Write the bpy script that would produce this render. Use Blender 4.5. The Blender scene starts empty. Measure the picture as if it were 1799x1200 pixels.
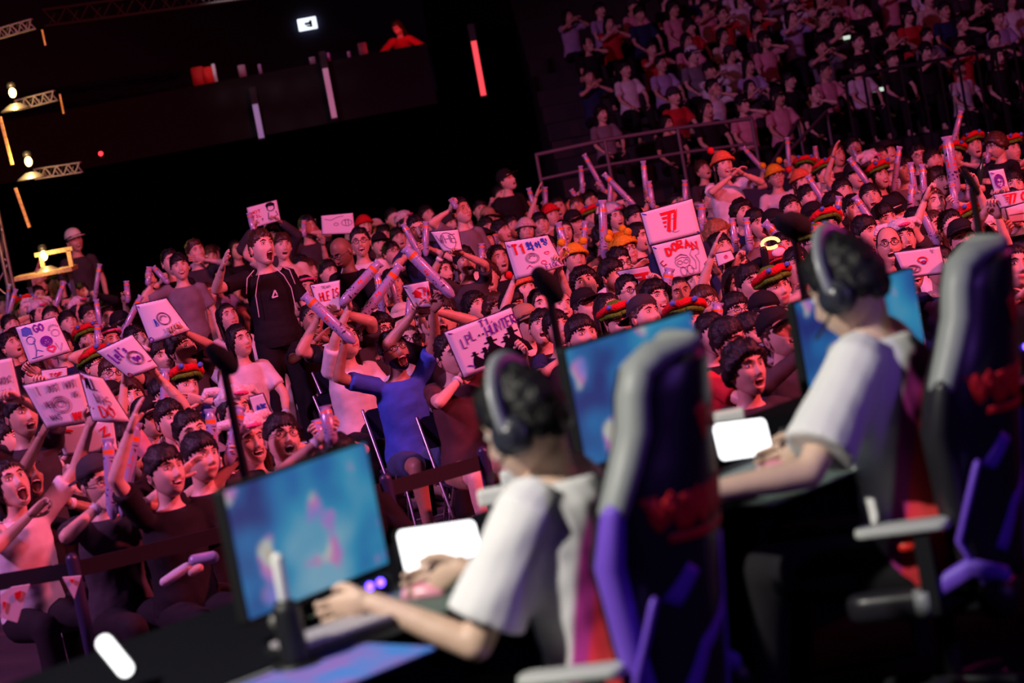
import bpy, math, random
import numpy as np
from mathutils import Vector, Matrix, Euler
random.seed(7); np.random.seed(7)
S = bpy.context.scene
COL = S.collection
sin, cos, pi = math.sin, math.cos, math.pi
# ---------------------------------------------------------------- camera
W, H, FPX = 1799, 1200, 85.0 / 36.0 * 1799
CAMZ, PITCH, ROLL = 2.75, -0.105, math.radians(10.5)
CP = Vector((0, 0, CAMZ))
F0 = Vector((0, cos(PITCH), sin(PITCH))); X0 = Vector((1, 0, 0)); U0 = Vector((0, -sin(PITCH), cos(PITCH)))
CR = X0 * cos(ROLL) - U0 * sin(ROLL); CU = X0 * sin(ROLL) + U0 * cos(ROLL)
cam_d = bpy.data.cameras.new('camera'); cam = bpy.data.objects.new('camera', cam_d); COL.objects.link(cam)
cam.matrix_world = Matrix(((CR.x, CU.x, -F0.x, 0), (CR.y, CU.y, -F0.y, 0), (CR.z, CU.z, -F0.z, CAMZ), (0, 0, 0, 1)))
cam_d.lens = 85; cam_d.sensor_width = 36; cam_d.clip_end = 200
cam_d.dof.use_dof = True; cam_d.dof.focus_distance = 17.0; cam_d.dof.aperture_fstop = 2.8
S.camera = cam
S.view_settings.view_transform = 'Standard'; S.view_settings.look = 'None'
S.view_settings.exposure = 0.0; S.view_settings.gamma = 1.0; S.view_settings.use_curve_mapping = False
try:
    S.cycles.use_denoising = True; S.cycles.max_bounces = 5; S.cycles.diffuse_bounces = 2; S.cycles.glossy_bounces = 2
    S.cycles.transmission_bounces = 2; S.cycles.sample_clamp_indirect = 4.0; S.cycles.caustics_reflective = False; S.cycles.caustics_refractive = False
except Exception: pass
wd = bpy.data.worlds.new('hall_air'); S.world = wd; wd.use_nodes = True
wd.node_tree.nodes['Background'].inputs[0].default_value = (0.42, 0.10, 0.80, 1)
wd.node_tree.nodes['Background'].inputs[1].default_value = 0.006

def light(kind, name, loc, tgt, color, power, size=1.0, cone=None, blend=.5):
    l = bpy.data.lights.new(name, kind); l.color = color; l.energy = power
    if kind == 'AREA': l.shape = 'DISK'; l.size = size
    elif kind == 'SPOT': l.spot_size = math.radians(cone or 60); l.spot_blend = blend; l.shadow_soft_size = size
    else: l.shadow_soft_size = size
    o = bpy.data.objects.new(name, l); COL.objects.link(o); o.location = loc
    if tgt is not None: o.rotation_euler = (Vector(tgt) - Vector(loc)).to_track_quat('-Z', 'Y').to_euler()
    return o
# the rig over the crowd: red from the screen side, lilac from the other side, dim wash for the far stands
light('SPOT', 'crowd_red_light', (12.5, 8, 9.5), (-.5, 18, .8), (1, .085, .13), 13500, .5, 74, .5)
light('SPOT', 'crowd_lilac_light', (-11, 8, 10), (0, 19, .8), (.85, .27, .82), 6600, .6, 78, .6)
light('SPOT', 'crowd_pink_light', (4.2, 9.3, 8.6), (-.8, 17, .6), (1, .24, .50), 1700, .5, 74, .6)
light('SPOT', 'stand_red_light', (16, 22, 11), (10, 41, 2.5), (1, .06, .07), 560, .6, 60, .9)
light('SPOT', 'stand_violet_light', (0, 20, 11), (6, 40, 2.2), (.75, .10, .45), 230, .6, 50, .9)
light('SPOT', 'player_key_light', (-3.4, 3.4, 5.6), (.6, 6.2, 1.7), (1, .95, .85), 1500, .10, 40, .4)
light('SPOT', 'player_back_light', (3.4, 3.2, 3.3), (.9, 5.4, 1.5), (.34, .12, 1), 90, .15, 60, .7)
light('SPOT', 'player_magenta_light', (4.2, 8.6, 3.6), (.5, 5.2, 1.8), (1, .05, .35), 60, .2, 50, .7)

def lev(px, py):
    dx, dy = px - W / 2, py - H / 2
    return dx * cos(ROLL) - dy * sin(ROLL), -dx * sin(ROLL) - dy * cos(ROLL)
def ray(px, py):
    dx, dy = px - W / 2, py - H / 2
    return (F0 * FPX + CR * dx - CU * dy).normalized()
def at(px, py, Y):                       # the point seen at a pixel, Y metres ahead
    r = ray(px, py); return CP + r * (Y / r.y)
def onz(px, py, z):
    r = ray(px, py); return CP + r * ((z - CAMZ) / r.z)
def onplane(px, py, p, n):
    r = ray(px, py); return CP + r * ((Vector(p) - CP).dot(n) / r.dot(n))
def pix(p):
    v = Vector(p) - CP; k = FPX / v.dot(F0)
    return W / 2 + v.dot(CR) * k, H / 2 - v.dot(CU) * k

# ---------------------------------------------------------------- materials
MATS = {}
def mat(name, col, rough=.6, metal=0, spec=.4, noise=0, nscale=30, bump=0, emit=None, es=0, coat=0, col2=None):
    if name in MATS: return MATS[name]
    m = bpy.data.materials.new(name); m.use_nodes = True; nt = m.node_tree; b = nt.nodes['Principled BSDF']
    b.inputs['Base Color'].default_value = (*col, 1); b.inputs['Roughness'].default_value = rough
    b.inputs['Metallic'].default_value = metal; b.inputs['Specular IOR Level'].default_value = spec
    if coat: b.inputs['Coat Weight'].default_value = coat
    if emit: b.inputs['Emission Color'].default_value = (*emit, 1); b.inputs['Emission Strength'].default_value = es
    tc = nt.nodes.new('ShaderNodeTexCoord')
    if noise or col2:
        n = nt.nodes.new('ShaderNodeTexNoise'); n.inputs['Scale'].default_value = nscale; n.inputs['Detail'].default_value = 3
        nt.links.new(tc.outputs['Object'], n.inputs['Vector'])
        r = nt.nodes.new('ShaderNodeValToRGB'); r.color_ramp.elements[0].position = .35; r.color_ramp.elements[1].position = .65
        c2 = col2 or tuple(c * (1 - noise) for c in col)
        r.color_ramp.elements[0].color = (*c2, 1); r.color_ramp.elements[1].color = (*col, 1)
        nt.links.new(n.outputs['Fac'], r.inputs[0]); nt.links.new(r.outputs[0], b.inputs['Base Color'])
    if bump:
        n = nt.nodes.new('ShaderNodeTexNoise'); n.inputs['Scale'].default_value = nscale * 1.7
        nt.links.new(tc.outputs['Object'], n.inputs['Vector'])
        bp = nt.nodes.new('ShaderNodeBump'); bp.inputs['Strength'].default_value = bump; bp.inputs['Distance'].default_value = .01
        nt.links.new(n.outputs['Fac'], bp.inputs['Height']); nt.links.new(bp.outputs[0], b.inputs['Normal'])
    MATS[name] = m; return m
SKIN = [mat('skin_%d' % i, c, .48, spec=.5, noise=.10, nscale=22) for i, c in enumerate([(.72, .46, .35), (.66, .40, .29), (.78, .52, .40), (.42, .24, .16), (.26, .14, .09)])]
LIP = mat('lips', (.50, .14, .13), .4); MOUTH = mat('mouth_inside', (.05, .008, .008), .5); EYE = mat('eye_white', (.75, .73, .7), .25)
DARK = mat('dark_pupil', (.012, .01, .01), .25); TEETH = mat('teeth', (.8, .78, .7), .3)
HAIRM = {'black': mat('black_hair', (.012, .010, .012), .5, spec=.35, noise=.6, nscale=60, bump=.5), 'brown': mat('brown_hair', (.07, .03, .018), .45, noise=.5, nscale=60),
         'blond': mat('blond_hair', (.36, .17, .07), .5, noise=.4, nscale=60), 'grey': mat('grey_hair', (.30, .25, .25), .5, noise=.4, nscale=60),
         'white': mat('white_hair', (.75, .68, .66), .5, noise=.3, nscale=60)}
CLOTH = {k: mat(k + '_fabric', c, .85, spec=.2, noise=.22, nscale=9, bump=.25) for k, c in dict(
    black=(.014, .013, .016), white=(.80, .78, .80), grey=(.22, .20, .24), charcoal=(.05, .045, .055), navy=(.02, .03, .10), blue=(.05, .12, .65), red=(.62, .03, .04),
    brown=(.10, .045, .05), pink=(.75, .35, .42), cream=(.72, .60, .48), lilac=(.45, .38, .62), green=(.06, .16, .05), denim=(.06, .09, .2), yellow=(.85, .50, .04), tan=(.45, .30, .18)).items()}
PLUSH = {k: mat(k + '_plush', c, .95, spec=.1, noise=.3, nscale=50, bump=.9) for k, c in dict(
    red=(.75, .02, .03), green=(.12, .30, .025), white=(.85, .80, .83), pink=(.85, .12, .33), yellow=(.90, .50, .03), blue=(.12, .25, .75), cream=(.75, .6, .55), orange=(.85, .2, .08)).items()}

# ---------------------------------------------------------------- mesh collecting
def tagset(o, label=None, cat=None, group=None, kind=None):
    if label: o['label'] = label
    if cat: o['category'] = cat
    if group: o['group'] = group
    if kind: o['kind'] = kind
    return o
def empty(name, loc, rz=0, **k):
    o = bpy.data.objects.new(name, None); COL.objects.link(o); o.location = loc; o.rotation_euler = (0, 0, rz); o.empty_display_size = .1
    return tagset(o, **k)
class MB:
    def __init__(s): s.v = []; s.f = []; s.m = []; s.n = 0
    def add(s, V, Fc, m=0):
        V = np.asarray(V, float).reshape(-1, 3); s.v.append(V)
        o = s.n
        s.f += [tuple(i + o for i in f) for f in Fc]
        s.m += ([m] * len(Fc) if isinstance(m, int) else list(m)); s.n += len(V); return s
    def join(s, o, M=None, m=None):
        for_v = np.concatenate(o.v) if o.v else np.zeros((0, 3))
        if M is not None:
            A = np.array(M); for_v = for_v @ A[:3, :3].T + A[:3, 3]
        return s.add(for_v, o.f, list(o.m) if m is None else m)
    def rings(s, R, m=0, cap=True, closed=True):
        R = np.asarray(R, float); k, n = R.shape[:2]; V = R.reshape(-1, 3); Fc = []
        for i in range(k - 1):
            for j in range(n if closed else n - 1):
                j2 = (j + 1) % n; Fc.append((i * n + j, i * n + j2, (i + 1) * n + j2, (i + 1) * n + j))
        if cap and closed:
            V = np.vstack([V, R[0].mean(0), R[-1].mean(0)]); a, b = k * n, k * n + 1
            for j in range(n):
                j2 = (j + 1) % n; Fc.append((a, j2, j)); Fc.append((b, (k - 1) * n + j, (k - 1) * n + j2))
        return s.add(V, Fc, m)
    def tube(s, P, rad, n=8, m=0, round_=True, sq=1.0, side=None):
        P = [np.array(p, float) for p in P]; rad = [rad] * len(P) if isinstance(rad, (int, float)) else list(rad)
        d = [P[min(i + 1, len(P) - 1)] - P[max(i - 1, 0)] for i in range(len(P))]; d = [x / (np.linalg.norm(x) + 1e-9) for x in d]
        u = np.array(side, float) if side is not None else (np.array([0, 0, 1.]) if abs(d[0][2]) < .9 else np.array([1., 0, 0]))
        R = []
        def ring(c, dd, r):
            nonlocal u
            u = u - dd * u.dot(dd); u = u / (np.linalg.norm(u) + 1e-9); w = np.cross(dd, u)
            a = np.arange(n) * 2 * pi / n
            R.append(c + r * (np.outer(np.cos(a), u) + sq * np.outer(np.sin(a), w)))
        if round_:
            for t in (80, 50, 22): ring(P[0] - d[0] * rad[0] * sin(math.radians(t)) * .95, d[0], rad[0] * cos(math.radians(t)))
        for c, dd, r in zip(P, d, rad): ring(c, dd, r)
        if round_:
            for t in (22, 50, 80): ring(P[-1] + d[-1] * rad[-1] * sin(math.radians(t)) * .95, d[-1], rad[-1] * cos(math.radians(t)))
        return s.rings(R, m)
    def ell(s, c, r, n=10, k=7, m=0, M=None):
        c = np.array(c, float); r = np.array([r] * 3 if isinstance(r, (int, float)) else r, float); R = []
        for i in range(k + 1):
            t = pi * (i + .02) / (k + .04); a = np.arange(n) * 2 * pi / n
            R.append(np.stack([np.cos(a) * sin(t), np.sin(a) * sin(t), np.full(n, -cos(t))], 1) * r)
        R = np.array(R)
        if M is not None: R = R @ np.array(M)[:3, :3].T
        return s.rings(R + c, m)
    def box(s, a, b, m=0, M=None):
        x0, y0, z0 = a; x1, y1, z1 = b
        V = np.array([(x0, y0, z0), (x1, y0, z0), (x1, y1, z0), (x0, y1, z0), (x0, y0, z1), (x1, y0, z1), (x1, y1, z1), (x0, y1, z1)], float)
        if M is not None: A = np.array(M); V = V @ A[:3, :3].T + A[:3, 3]
        return s.add(V, [(0, 3, 2, 1), (4, 5, 6, 7), (0, 1, 5, 4), (1, 2, 6, 5), (2, 3, 7, 6), (3, 0, 4, 7)], m)
    def bar(s, a, b, w, t=None, m=0, up=(0, 0, 1)):
        a, b, up = Vector(a), Vector(b), Vector(up); d = (b - a).normalized()
        if abs(d.dot(up)) > .95: up = Vector((1, 0, 0))
        x = d.cross(up).normalized(); y = x.cross(d); t = t or w; V = []
        for p in (a, b):
            for i, j in ((-1, -1), (1, -1), (1, 1), (-1, 1)): V.append(tuple(p + x * i * w / 2 + y * j * t / 2))
        return s.add(V, [(0, 1, 2, 3), (7, 6, 5, 4), (0, 4, 5, 1), (1, 5, 6, 2), (2, 6, 7, 3), (3, 7, 4, 0)], m)
    def prism(s, pts, z0, z1, m=0, M=None):
        n = len(pts); V = np.array([(x, y, z0) for x, y in pts] + [(x, y, z1) for x, y in pts], float)
        if M is not None: A = np.array(M); V = V @ A[:3, :3].T + A[:3, 3]
        return s.add(V, [tuple(range(n - 1, -1, -1)), tuple(range(n, 2 * n))] + [(i, (i + 1) % n, n + (i + 1) % n, n + i) for i in range(n)], m)
    def mesh(s, name, mats, smooth=True):
        me = bpy.data.meshes.new(name); V = np.concatenate(s.v)
        me.from_pydata(V.tolist(), [], s.f)
        for m in mats: me.materials.append(m)
        if any(s.m): me.polygons.foreach_set('material_index', s.m)
        if smooth: me.polygons.foreach_set('use_smooth', [True] * len(me.polygons))
        me.update(); return me
    def build(s, name, mats, parent=None, smooth=True, M=None, **k):
        mats = mats if isinstance(mats, (list, tuple)) else [mats]
        o = bpy.data.objects.new(name, s.mesh(name, mats, smooth)); COL.objects.link(o); o.parent = parent
        if M is not None: o.matrix_local = M
        return tagset(o, **k)
def bevel(o, w=.005, seg=2, ang=40):
    b = o.modifiers.new('bevel', 'BEVEL'); b.width = w; b.segments = seg; b.limit_method = 'ANGLE'; b.angle_limit = math.radians(ang); return o
def remesh(mb, vox, it=3):
    me = mb.mesh('tmp', []); o = bpy.data.objects.new('tmp', me); COL.objects.link(o)
    r = o.modifiers.new('r', 'REMESH'); r.mode = 'VOXEL'; r.voxel_size = vox
    if it: q = o.modifiers.new('s', 'SMOOTH'); q.factor = .5; q.iterations = it
    dg = bpy.context.evaluated_depsgraph_get(); dg.update(); ev = o.evaluated_get(dg); em = ev.to_mesh()
    n = len(em.vertices); V = np.zeros(n * 3); em.vertices.foreach_get('co', V)
    Fc = [tuple(p.vertices) for p in em.polygons]
    out = MB(); out.add(V.reshape(-1, 3), Fc); ev.to_mesh_clear()
    bpy.data.objects.remove(o); bpy.data.meshes.remove(me); return out
def rrect(w, h, r, n=5):
    P = []
    for cx, cy, a0 in ((w / 2 - r, h / 2 - r, 0), (-w / 2 + r, h / 2 - r, 90), (-w / 2 + r, -h / 2 + r, 180), (w / 2 - r, -h / 2 + r, 270)):
        for i in range(n + 1): a = math.radians(a0 + 90 * i / n); P.append((cx + r * cos(a), cy + r * sin(a)))
    return P
# ---------------------------------------------------------------- heads, hair, hats (head frame: centre of skull, facing -Y)
def _g(x, s): return np.exp(-(x / s) ** 2)
def head_base(NL=56, NT=46, grow=0.0):
    s = np.linspace(-1, 1, NL, endpoint=False); phi = pi * np.sign(s) * np.abs(s) ** 1.45
    th = np.linspace(.03, pi - .03, NT)
    TH, PH = np.meshgrid(th, phi, indexing='ij'); st = np.sin(TH) ** .82
    a, b, c = .079 + grow, .096 + grow, .117 + grow
    X = a * st * np.sin(PH); Y = -b * st * np.cos(PH); Z = c * np.cos(TH)
    t = np.clip(-Z / c, 0, 1); X = X * (1 - .26 * t ** 1.6)
    back = np.clip(Y / b, 0, 1); Y = Y * (1 - .45 * t * back); Y = Y - .012 * t * (1 - back)
    fr = np.clip(-Y / b, 0, 1); Y = Y + .012 * np.clip(fr - .75, 0, 1) * 4 * (1 - t) * .35
    return X, Y, Z, PH, TH
def head_mb(expr='calm', beard=False, seed=0, hi=False):
    NL, NT = (72, 60) if hi else (50, 42)
    X, Y, Z, PH, TH = head_base(NL, NT); fr = (Y < 0) & (np.abs(PH) < 1.6)
    op = {'calm': 0, 'smile': .25, 'open': .7, 'shout': 1.25, 'grin': .45}[expr]
    D = np.zeros_like(X)
    prof = np.interp(Z, [-.048, -.040, -.030, 0, .03, .045], [0, .012, .025, .012, .004, 0])
    D += prof * _g(X, np.interp(Z, [-.04, .02], [.0155, .009]))
    for sx in (-1, 1):
        D -= .0115 * _g(X - sx * .031, .018) * _g(Z - .010, .014)
        D += .004 * _g(X - sx * .040, .018) * _g(Z + .028, .016)
        D += .007 * _g(X - sx * .013, .006) * _g(Z + .037, .007)
    D += .005 * _g(X, .045) * _g(Z - .036, .010)
    zm = -.064 - .006 * op
    hw = .024 + (.006 if expr in ('smile', 'grin') else 0); ho = .0045 + .014 * op
    zc = zm - (X / .03) ** 2 * (-.008 if expr in ('smile', 'grin') else 0)
    D += .0055 * _g(X, .026) * (_g(Z - zc - ho, .006) + _g(Z - zc + ho, .006))
    D += .007 * _g(X, .022) * _g(Z + .103, .014)
    inm = (np.abs(X) < hw) & (np.abs(Z - zc) < ho * np.sqrt(np.clip(1 - (X / hw) ** 2, 0, 1)))
    D = np.where(inm & fr & (op > .1), D - .014, D)
    Y = np.where(fr, Y - D, Y)
    Z = np.where(Z < zm, Z - .014 * op * np.clip((zm - Z) / .02, 0, 1) * np.clip(-Y / .05, 0, 1), Z)
    mb = MB(); n = X.shape[1]; k = X.shape[0]
    mb.rings(np.stack([X, Y, Z], -1))
    # materials by place
    xc, zc2, yc = X.ravel(), Z.ravel(), Y.ravel(); D2 = inm.ravel() & fr.ravel(); lipr = ((np.abs(X) < hw + .003) & (np.abs(Z - zc) < ho + .0065)).ravel() & fr.ravel()
    mm = []
    brd = ((Z < -.045) & (np.abs(Z - zm) < .2) & (np.abs(X) < .066) & (Y < .01) & ~((np.abs(X) < .03) & (Z > -.052))).ravel() if beard else np.zeros(xc.shape, bool)
    for f in mb.f:
        if len(f) < 4: mm.append(0); continue
        f = list(f)
        if op > .1 and sum(D2[i] for i in f) >= 3: mm.append(2)
        elif sum(lipr[i] for i in f) >= 3: mm.append(1)
        elif sum(brd[i] for i in f) >= 3: mm.append(4)
        else: mm.append(0)
    mb.m = mm
    if op > .1:
        mb.tube([(-hw * .62, -.088, zm + ho * .72), (0, -.097, zm + ho * .80), (hw * .62, -.088, zm + ho * .72)], .0035, 6, 5)
    for sx in (-1, 1):
        sq = .35 if expr in ('smile', 'grin') else .8
        mb.ell((sx * .0315, -.0785, .010), (.0135, .0085, .0085 * sq + .0012), 10, 6, 3)
        mb.ell((sx * .0315 - .002, -.0845, .010 + .0005), (.0058, .0038, .0058 * sq + .001), 8, 5, 4)
        mb.tube([(sx * .019, -.0865, .0195), (sx * .031, -.089, .021), (sx * .045, -.079, .0165)], [.0012, .0022, .0010], 5, 4)
        mb.tube([(sx * .014, -.094, .031), (sx * .032, -.092, .038), (sx * .052, -.075, .031)], [.0022, .0038, .0015], 6, 4)
        mb.ell((sx * .081, .012, -.006), (.009, .019, .032), 8, 7, 0)
        mb.ell((sx * .087, .008, -.004), (.005, .010, .018), 6, 5, 1)
    return mb
def noise3(X, Y, Z, f, seed):
    r = np.random.RandomState(seed); out = 0
    for i in range(5):
        k = r.normal(size=3) * f; p = r.rand() * 6.28; out = out + np.sin(X * k[0] + Y * k[1] + Z * k[2] + p)
    return out / 5
def shell(maskfn, thick, inside=.016, seed=0, nz=.004, nf=90, NL=60, NT=38):
    X, Y, Z, PH, TH = head_base(NL, NT, .001)
    M = maskfn(X, Y, Z, PH); th = thick(X, Y, Z, PH) if callable(thick) else thick
    N = noise3(X, Y, Z, nf, seed) * nz + noise3(X, Y, Z, nf * 2.7, seed + 5) * nz * .8 + nz * .35 * np.sin(PH * 41 + 9 * np.sin(TH * 3 + seed))
    R = np.sqrt(X ** 2 + Y ** 2 + Z ** 2); g = 1 + ((th + N) * M - inside * (1 - M)) / R
    mb = MB(); mb.rings(np.stack([X * g, Y * g, Z * g], -1)); return mb
def sstep(x, a, b): t = np.clip((x - a) / (b - a), 0, 1); return t * t * (3 - 2 * t)
def hair_mb(style, seed=0):
    r = random.Random(seed)
    line0 = .062 + r.uniform(-.012, .008)
    def mk(low_front, low_side, low_back, w=.010):
        def f(X, Y, Z, PH):
            a = np.abs(PH); jag = .007 * np.sin(PH * 31 + seed) + .004 * np.sin(PH * 57)
            L = np.interp(a, [0, .65, 1.15, 1.55, 2.0, pi], [low_front, low_front - .006, low_side + .03, low_side, low_side * .6 + low_back * .4, low_back])
            return sstep(Z - L + jag, 0, w)
        return f
    if style == 'buzz': return shell(mk(.072, .0, -.05, .006), .004, seed=seed, nz=.001)
    if style == 'bald': return shell(mk(.5, -.02, -.045, .006), .003, seed=seed, nz=.001)
    if style == 'short':
        mb = shell(mk(line0, -.012, -.062), lambda X, Y, Z, P: .009 + .010 * sstep(Z, .03, .11), seed=seed, nz=.009)
    elif style == 'fringe':
        mb = shell(mk(.040, -.018, -.070), lambda X, Y, Z, P: .010 + .009 * sstep(Z, .0, .11), seed=seed, nz=.006)
    elif style == 'curly':
        mb = shell(mk(.050, -.025, -.070), .027, seed=seed, nz=.011, nf=75)
    elif style in ('long', 'bob'):
        mb = shell(mk(.062, -.055, -.10), .012, seed=seed, nz=.004)
        L = .36 if style == 'long' else .17
        R = []
        for i in range(9):
            t = i / 8; row = []; z = .02 - L * t
            for j in range(25):
                a0_ = 84 + 46 * t * t; a = math.radians(a0_ + (360 - 2 * a0_) * j / 24); rr = .088 + .012 * sin(t * 2.6) - .012 * t + .005 * sin(j * 2.1 + seed + 3 * t)
                row.append((rr * .98 * sin(a), -rr * 1.04 * cos(a) + .012 + .02 * t, z + .006 * sin(j * 3.7)))
            row2 = [(x * .86, y * .86, z) for x, y, z in row[::-1]]
            R.append(row + row2)
        mb.rings(R)
    elif style == 'bun':
        mb = shell(mk(.066, -.015, -.055), .010, seed=seed, nz=.003); mb.ell((0, .075, .10), (.04, .04, .035))
    else: mb = shell(mk(.062, -.01, -.06), .014, seed=seed)
    return mb
def hat_parts(kind, seed=0):
    """[(part name, mesh, plush/cloth material)] in the head frame"""
    out = []; rim = lambda L, w=.006: (lambda X, Y, Z, PH: sstep(Z - L - .012 * np.clip(-Y / .09, -1, 1), 0, w))
    def shell(f, th, **k): return globals()['shell'](f, th, inside=.045, **k)
    def ring(zc, r, rt, col, k=28, wob=.003, tilt=.012):
        mb = MB(); P = []
        for i in range(k + 1):
            a = 2 * pi * i / k; P.append((.083 * r * sin(a), -.103 * r * cos(a), zc + tilt * cos(a) + wob * sin(5 * a + seed)))
        mb.tube(P, rt, 8, 0, round_=False); return mb
    if kind == 'burger':
        out.append(('hat', shell(rim(.045), .020, seed=seed, nz=.003, nf=60), PLUSH['green']))
        out.append(('hat_rim', ring(.050, 1.17, .014, 0), PLUSH['green']))
        c = MB(); c.tube([(.112 * sin(a), -.100 * cos(a), .072 + .034 * cos(a) + .004 * sin(7 * a)) for a in np.linspace(-1.9, 1.9, 22)], [.010 + .012 * min(1, 2.2 * (1 - abs(i - 10.5) / 10.5)) + .003 * (i % 2) for i in range(22)], 9)
        out.append(('hat_crest', c, PLUSH['red']))
        for sx in (-1, 1): e = MB(); e.ell((sx * .062, -.116, .112), (.018, .018, .016), 8, 6); out.append(('hat_eye', e, PLUSH['blue']))
    elif kind == 'poro':
        out.append(('hat', shell(rim(.040), .030, seed=seed, nz=.009, nf=110), PLUSH['white']))
        s = MB(); s.ell((0, -.128, .070), (.042, .02, .013), 12, 8); out.append(('hat_snout', s, PLUSH['pink']))
        for sx in (-1, 1): e = MB(); e.tube([(sx * .075, .0, .115), (sx * .125, .01, .120), (sx * .15, .015, .09)], [.028, .024, .012], 8); out.append(('hat_ear', e, PLUSH['white']))
    elif kind in ('yellow', 'redpom', 'beanie', 'pinkbeanie', 'creambeanie'):
        m = {'yellow': PLUSH['yellow'], 'redpom': PLUSH['orange'], 'beanie': CLOTH['charcoal'], 'pinkbeanie': PLUSH['red'], 'creambeanie': PLUSH['cream']}[kind]
        out.append(('hat', shell(rim(.030), .017, seed=seed, nz=.002, nf=60), m)); out.append(('hat_rim', ring(.036, 1.13, .013, 0, wob=0), m))
        if kind in ('yellow', 'redpom'):
            for sx in (-1, 1) if kind == 'yellow' else (-1,):
                p = MB(); p.ell((sx * .085, 0, .145), .032, 10, 7); out.append(('pompom', p, PLUSH['yellow'] if kind == 'yellow' else PLUSH['red']))
    elif kind in ('cap', 'redcap', 'whitecap', 'tancap', 'backcap'):
        m = CLOTH[{'cap': 'black', 'redcap': 'red', 'whitecap': 'white', 'tancap': 'tan', 'backcap': 'charcoal'}[kind]]
        out.append(('cap_crown', shell(rim(.042, .004), lambda X, Y, Z, P: .016 + .008 * sstep(Z, .05, .1), seed=seed, nz=.001, nf=40), m))
        b = MB(); R = []
        sg = 1 if kind == 'backcap' else -1
        for i in range(7):
            row = []
            for j in range(13):
                a = math.radians(-64 + 128 * j / 12); e = .075 * i / 6 * max(.12, cos(a * .97))
                row.append(((.094 + e * .6) * sin(a) * .95, sg * ((.108 * cos(a)) + e), .048 - .16 * e + .000 - .05 * abs(sin(a)) ** 2 * .3))
            R.append(row)
        R = np.array(R); T = R + np.array([0, 0, .004]); grid = np.concatenate([R, T[:, ::-1]], 1); b.rings(grid)
        out.append(('cap_brim', b, m))
        if kind == 'redcap':
            w = MB(); w.ell((0, -.108, .085), (.045, .012, .028), 12, 8); out.append(('cap_front', w, CLOTH['white']))
    elif kind == 'bucket':
        out.append(('hat', shell(rim(.052, .004), lambda X, Y, Z, P: .014 + .006 * sstep(Z, .05, .1), seed=seed, nz=.001), CLOTH['cream']))
        R = []
        for r0, z in ((1.08, .066), (1.25, .050), (1.48, .030), (1.48, .026), (1.22, .044), (1.05, .06)):
            R.append([(.083 * r0 * sin(a), -.103 * r0 * cos(a), z + .004 * sin(3 * a)) for a in np.arange(30) * 2 * pi / 30])
        b = MB(); b.rings(R, cap=False); out.append(('hat_brim', b, CLOTH['cream']))
    elif kind == 'hood':
        X, Y, Z, PH, TH = head_base(48, 34, .001)
        out.append(('hood', shell(lambda X, Y, Z, PH: sstep(np.abs(PH) + np.clip(Z - .05, 0, 1) * 20, .75, .9), .028, seed=seed, nz=.003, nf=50), CLOTH['yellow']))
    elif kind == 'headphones': pass
    elif kind == 'band':
        out.append(('headband', ring(.062, 1.12, .010, 0, wob=0), PLUSH['pink']))
    return out
def glasses_mb():
    mb = MB()
    for sx in (-1, 1):
        P = [(sx * .032 + .023 * cos(a), -.1005 + .010 * abs(sx * .032 + .023 * cos(a)) / .05, .008 + .018 * sin(a)) for a in np.linspace(0, 2 * pi, 17)]
        mb.tube(P, .0021, 5, round_=False)
        mb.tube([(sx * .055, -.090, .012), (sx * .080, -.05, .010), (sx * .083, .01, .004)], .0019, 5)
    mb.tube([(-.009, -.101, .010), (.009, -.101, .010)], .002, 5); return mb
def mask_mb():
    return shell(lambda X, Y, Z, PH: sstep(.012 - Z, 0, .008) * sstep(Z, -.118, -.105) * sstep(1.25 - np.abs(PH), 0, .15), lambda X, Y, Z, P: .014 + .012 * _g(X, .03), seed=3, nz=.001)

def hand_mb(curl=1.0, side=1, thumb=.5, spread=.0, hi=False):
    """wrist at the origin, fingers along +Z, palm faces -Y, thumb on +X*side"""
    mb = MB(); n = 8 if hi else 6
    R = []
    for z, w, t in ((-.01, .026, .020), (.02, .032, .019), (.05, .040, .017), (.08, .042, .0145), (.092, .038, .011)):
        a = np.arange(12) * 2 * pi / 12; R.append(np.stack([w * np.sign(np.cos(a)) * np.abs(np.cos(a)) ** .8, t * np.sin(a), np.full(12, z)], 1))
    mb.rings(R)
    for i, (x, L, r) in enumerate(((.030, .068, .0085), (.010, .076, .009), (-.011, .071, .0085), (-.030, .056, .0075))):
        x *= side; p = np.array([x, 0, .086]); a = .15 * curl; P = [p.copy()]
        for k, sg in enumerate((.45, .31, .24)):
            d = np.array([spread * x * 6, -sin(a), cos(a)]); p = p + d * L * sg * 1.05; P.append(p.copy()); a += curl * (1.15 - .08 * i)
        mb.tube([(x * .9, 0, .06)] + P, [r * 1.05, r, r * .95, r * .88, r * .78], n)
    t = thumb
    P = [(.018 * side, -.002, .015), (.040 * side, -.014, .038), (.050 * side - .012 * t * side, -.026 - .006 * t, .062), (.048 * side - .026 * t * side, -.034 - .010 * t, .083)]
    mb.tube(P, [.015, .0125, .0105, .0085], n); return mb

def frame(z, yhint):
    z = Vector(z).normalized(); y = Vector(yhint); y = (y - z * y.dot(z))
    if y.length < 1e-3: y = z.orthogonal()
    y.normalize(); x = y.cross(z)
    return Matrix(((x.x, y.x, z.x), (x.y, y.y, z.y), (x.z, y.z, z.z)))
def M4(R, t): m = R.to_4x4(); m.translation = t; return m

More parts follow.
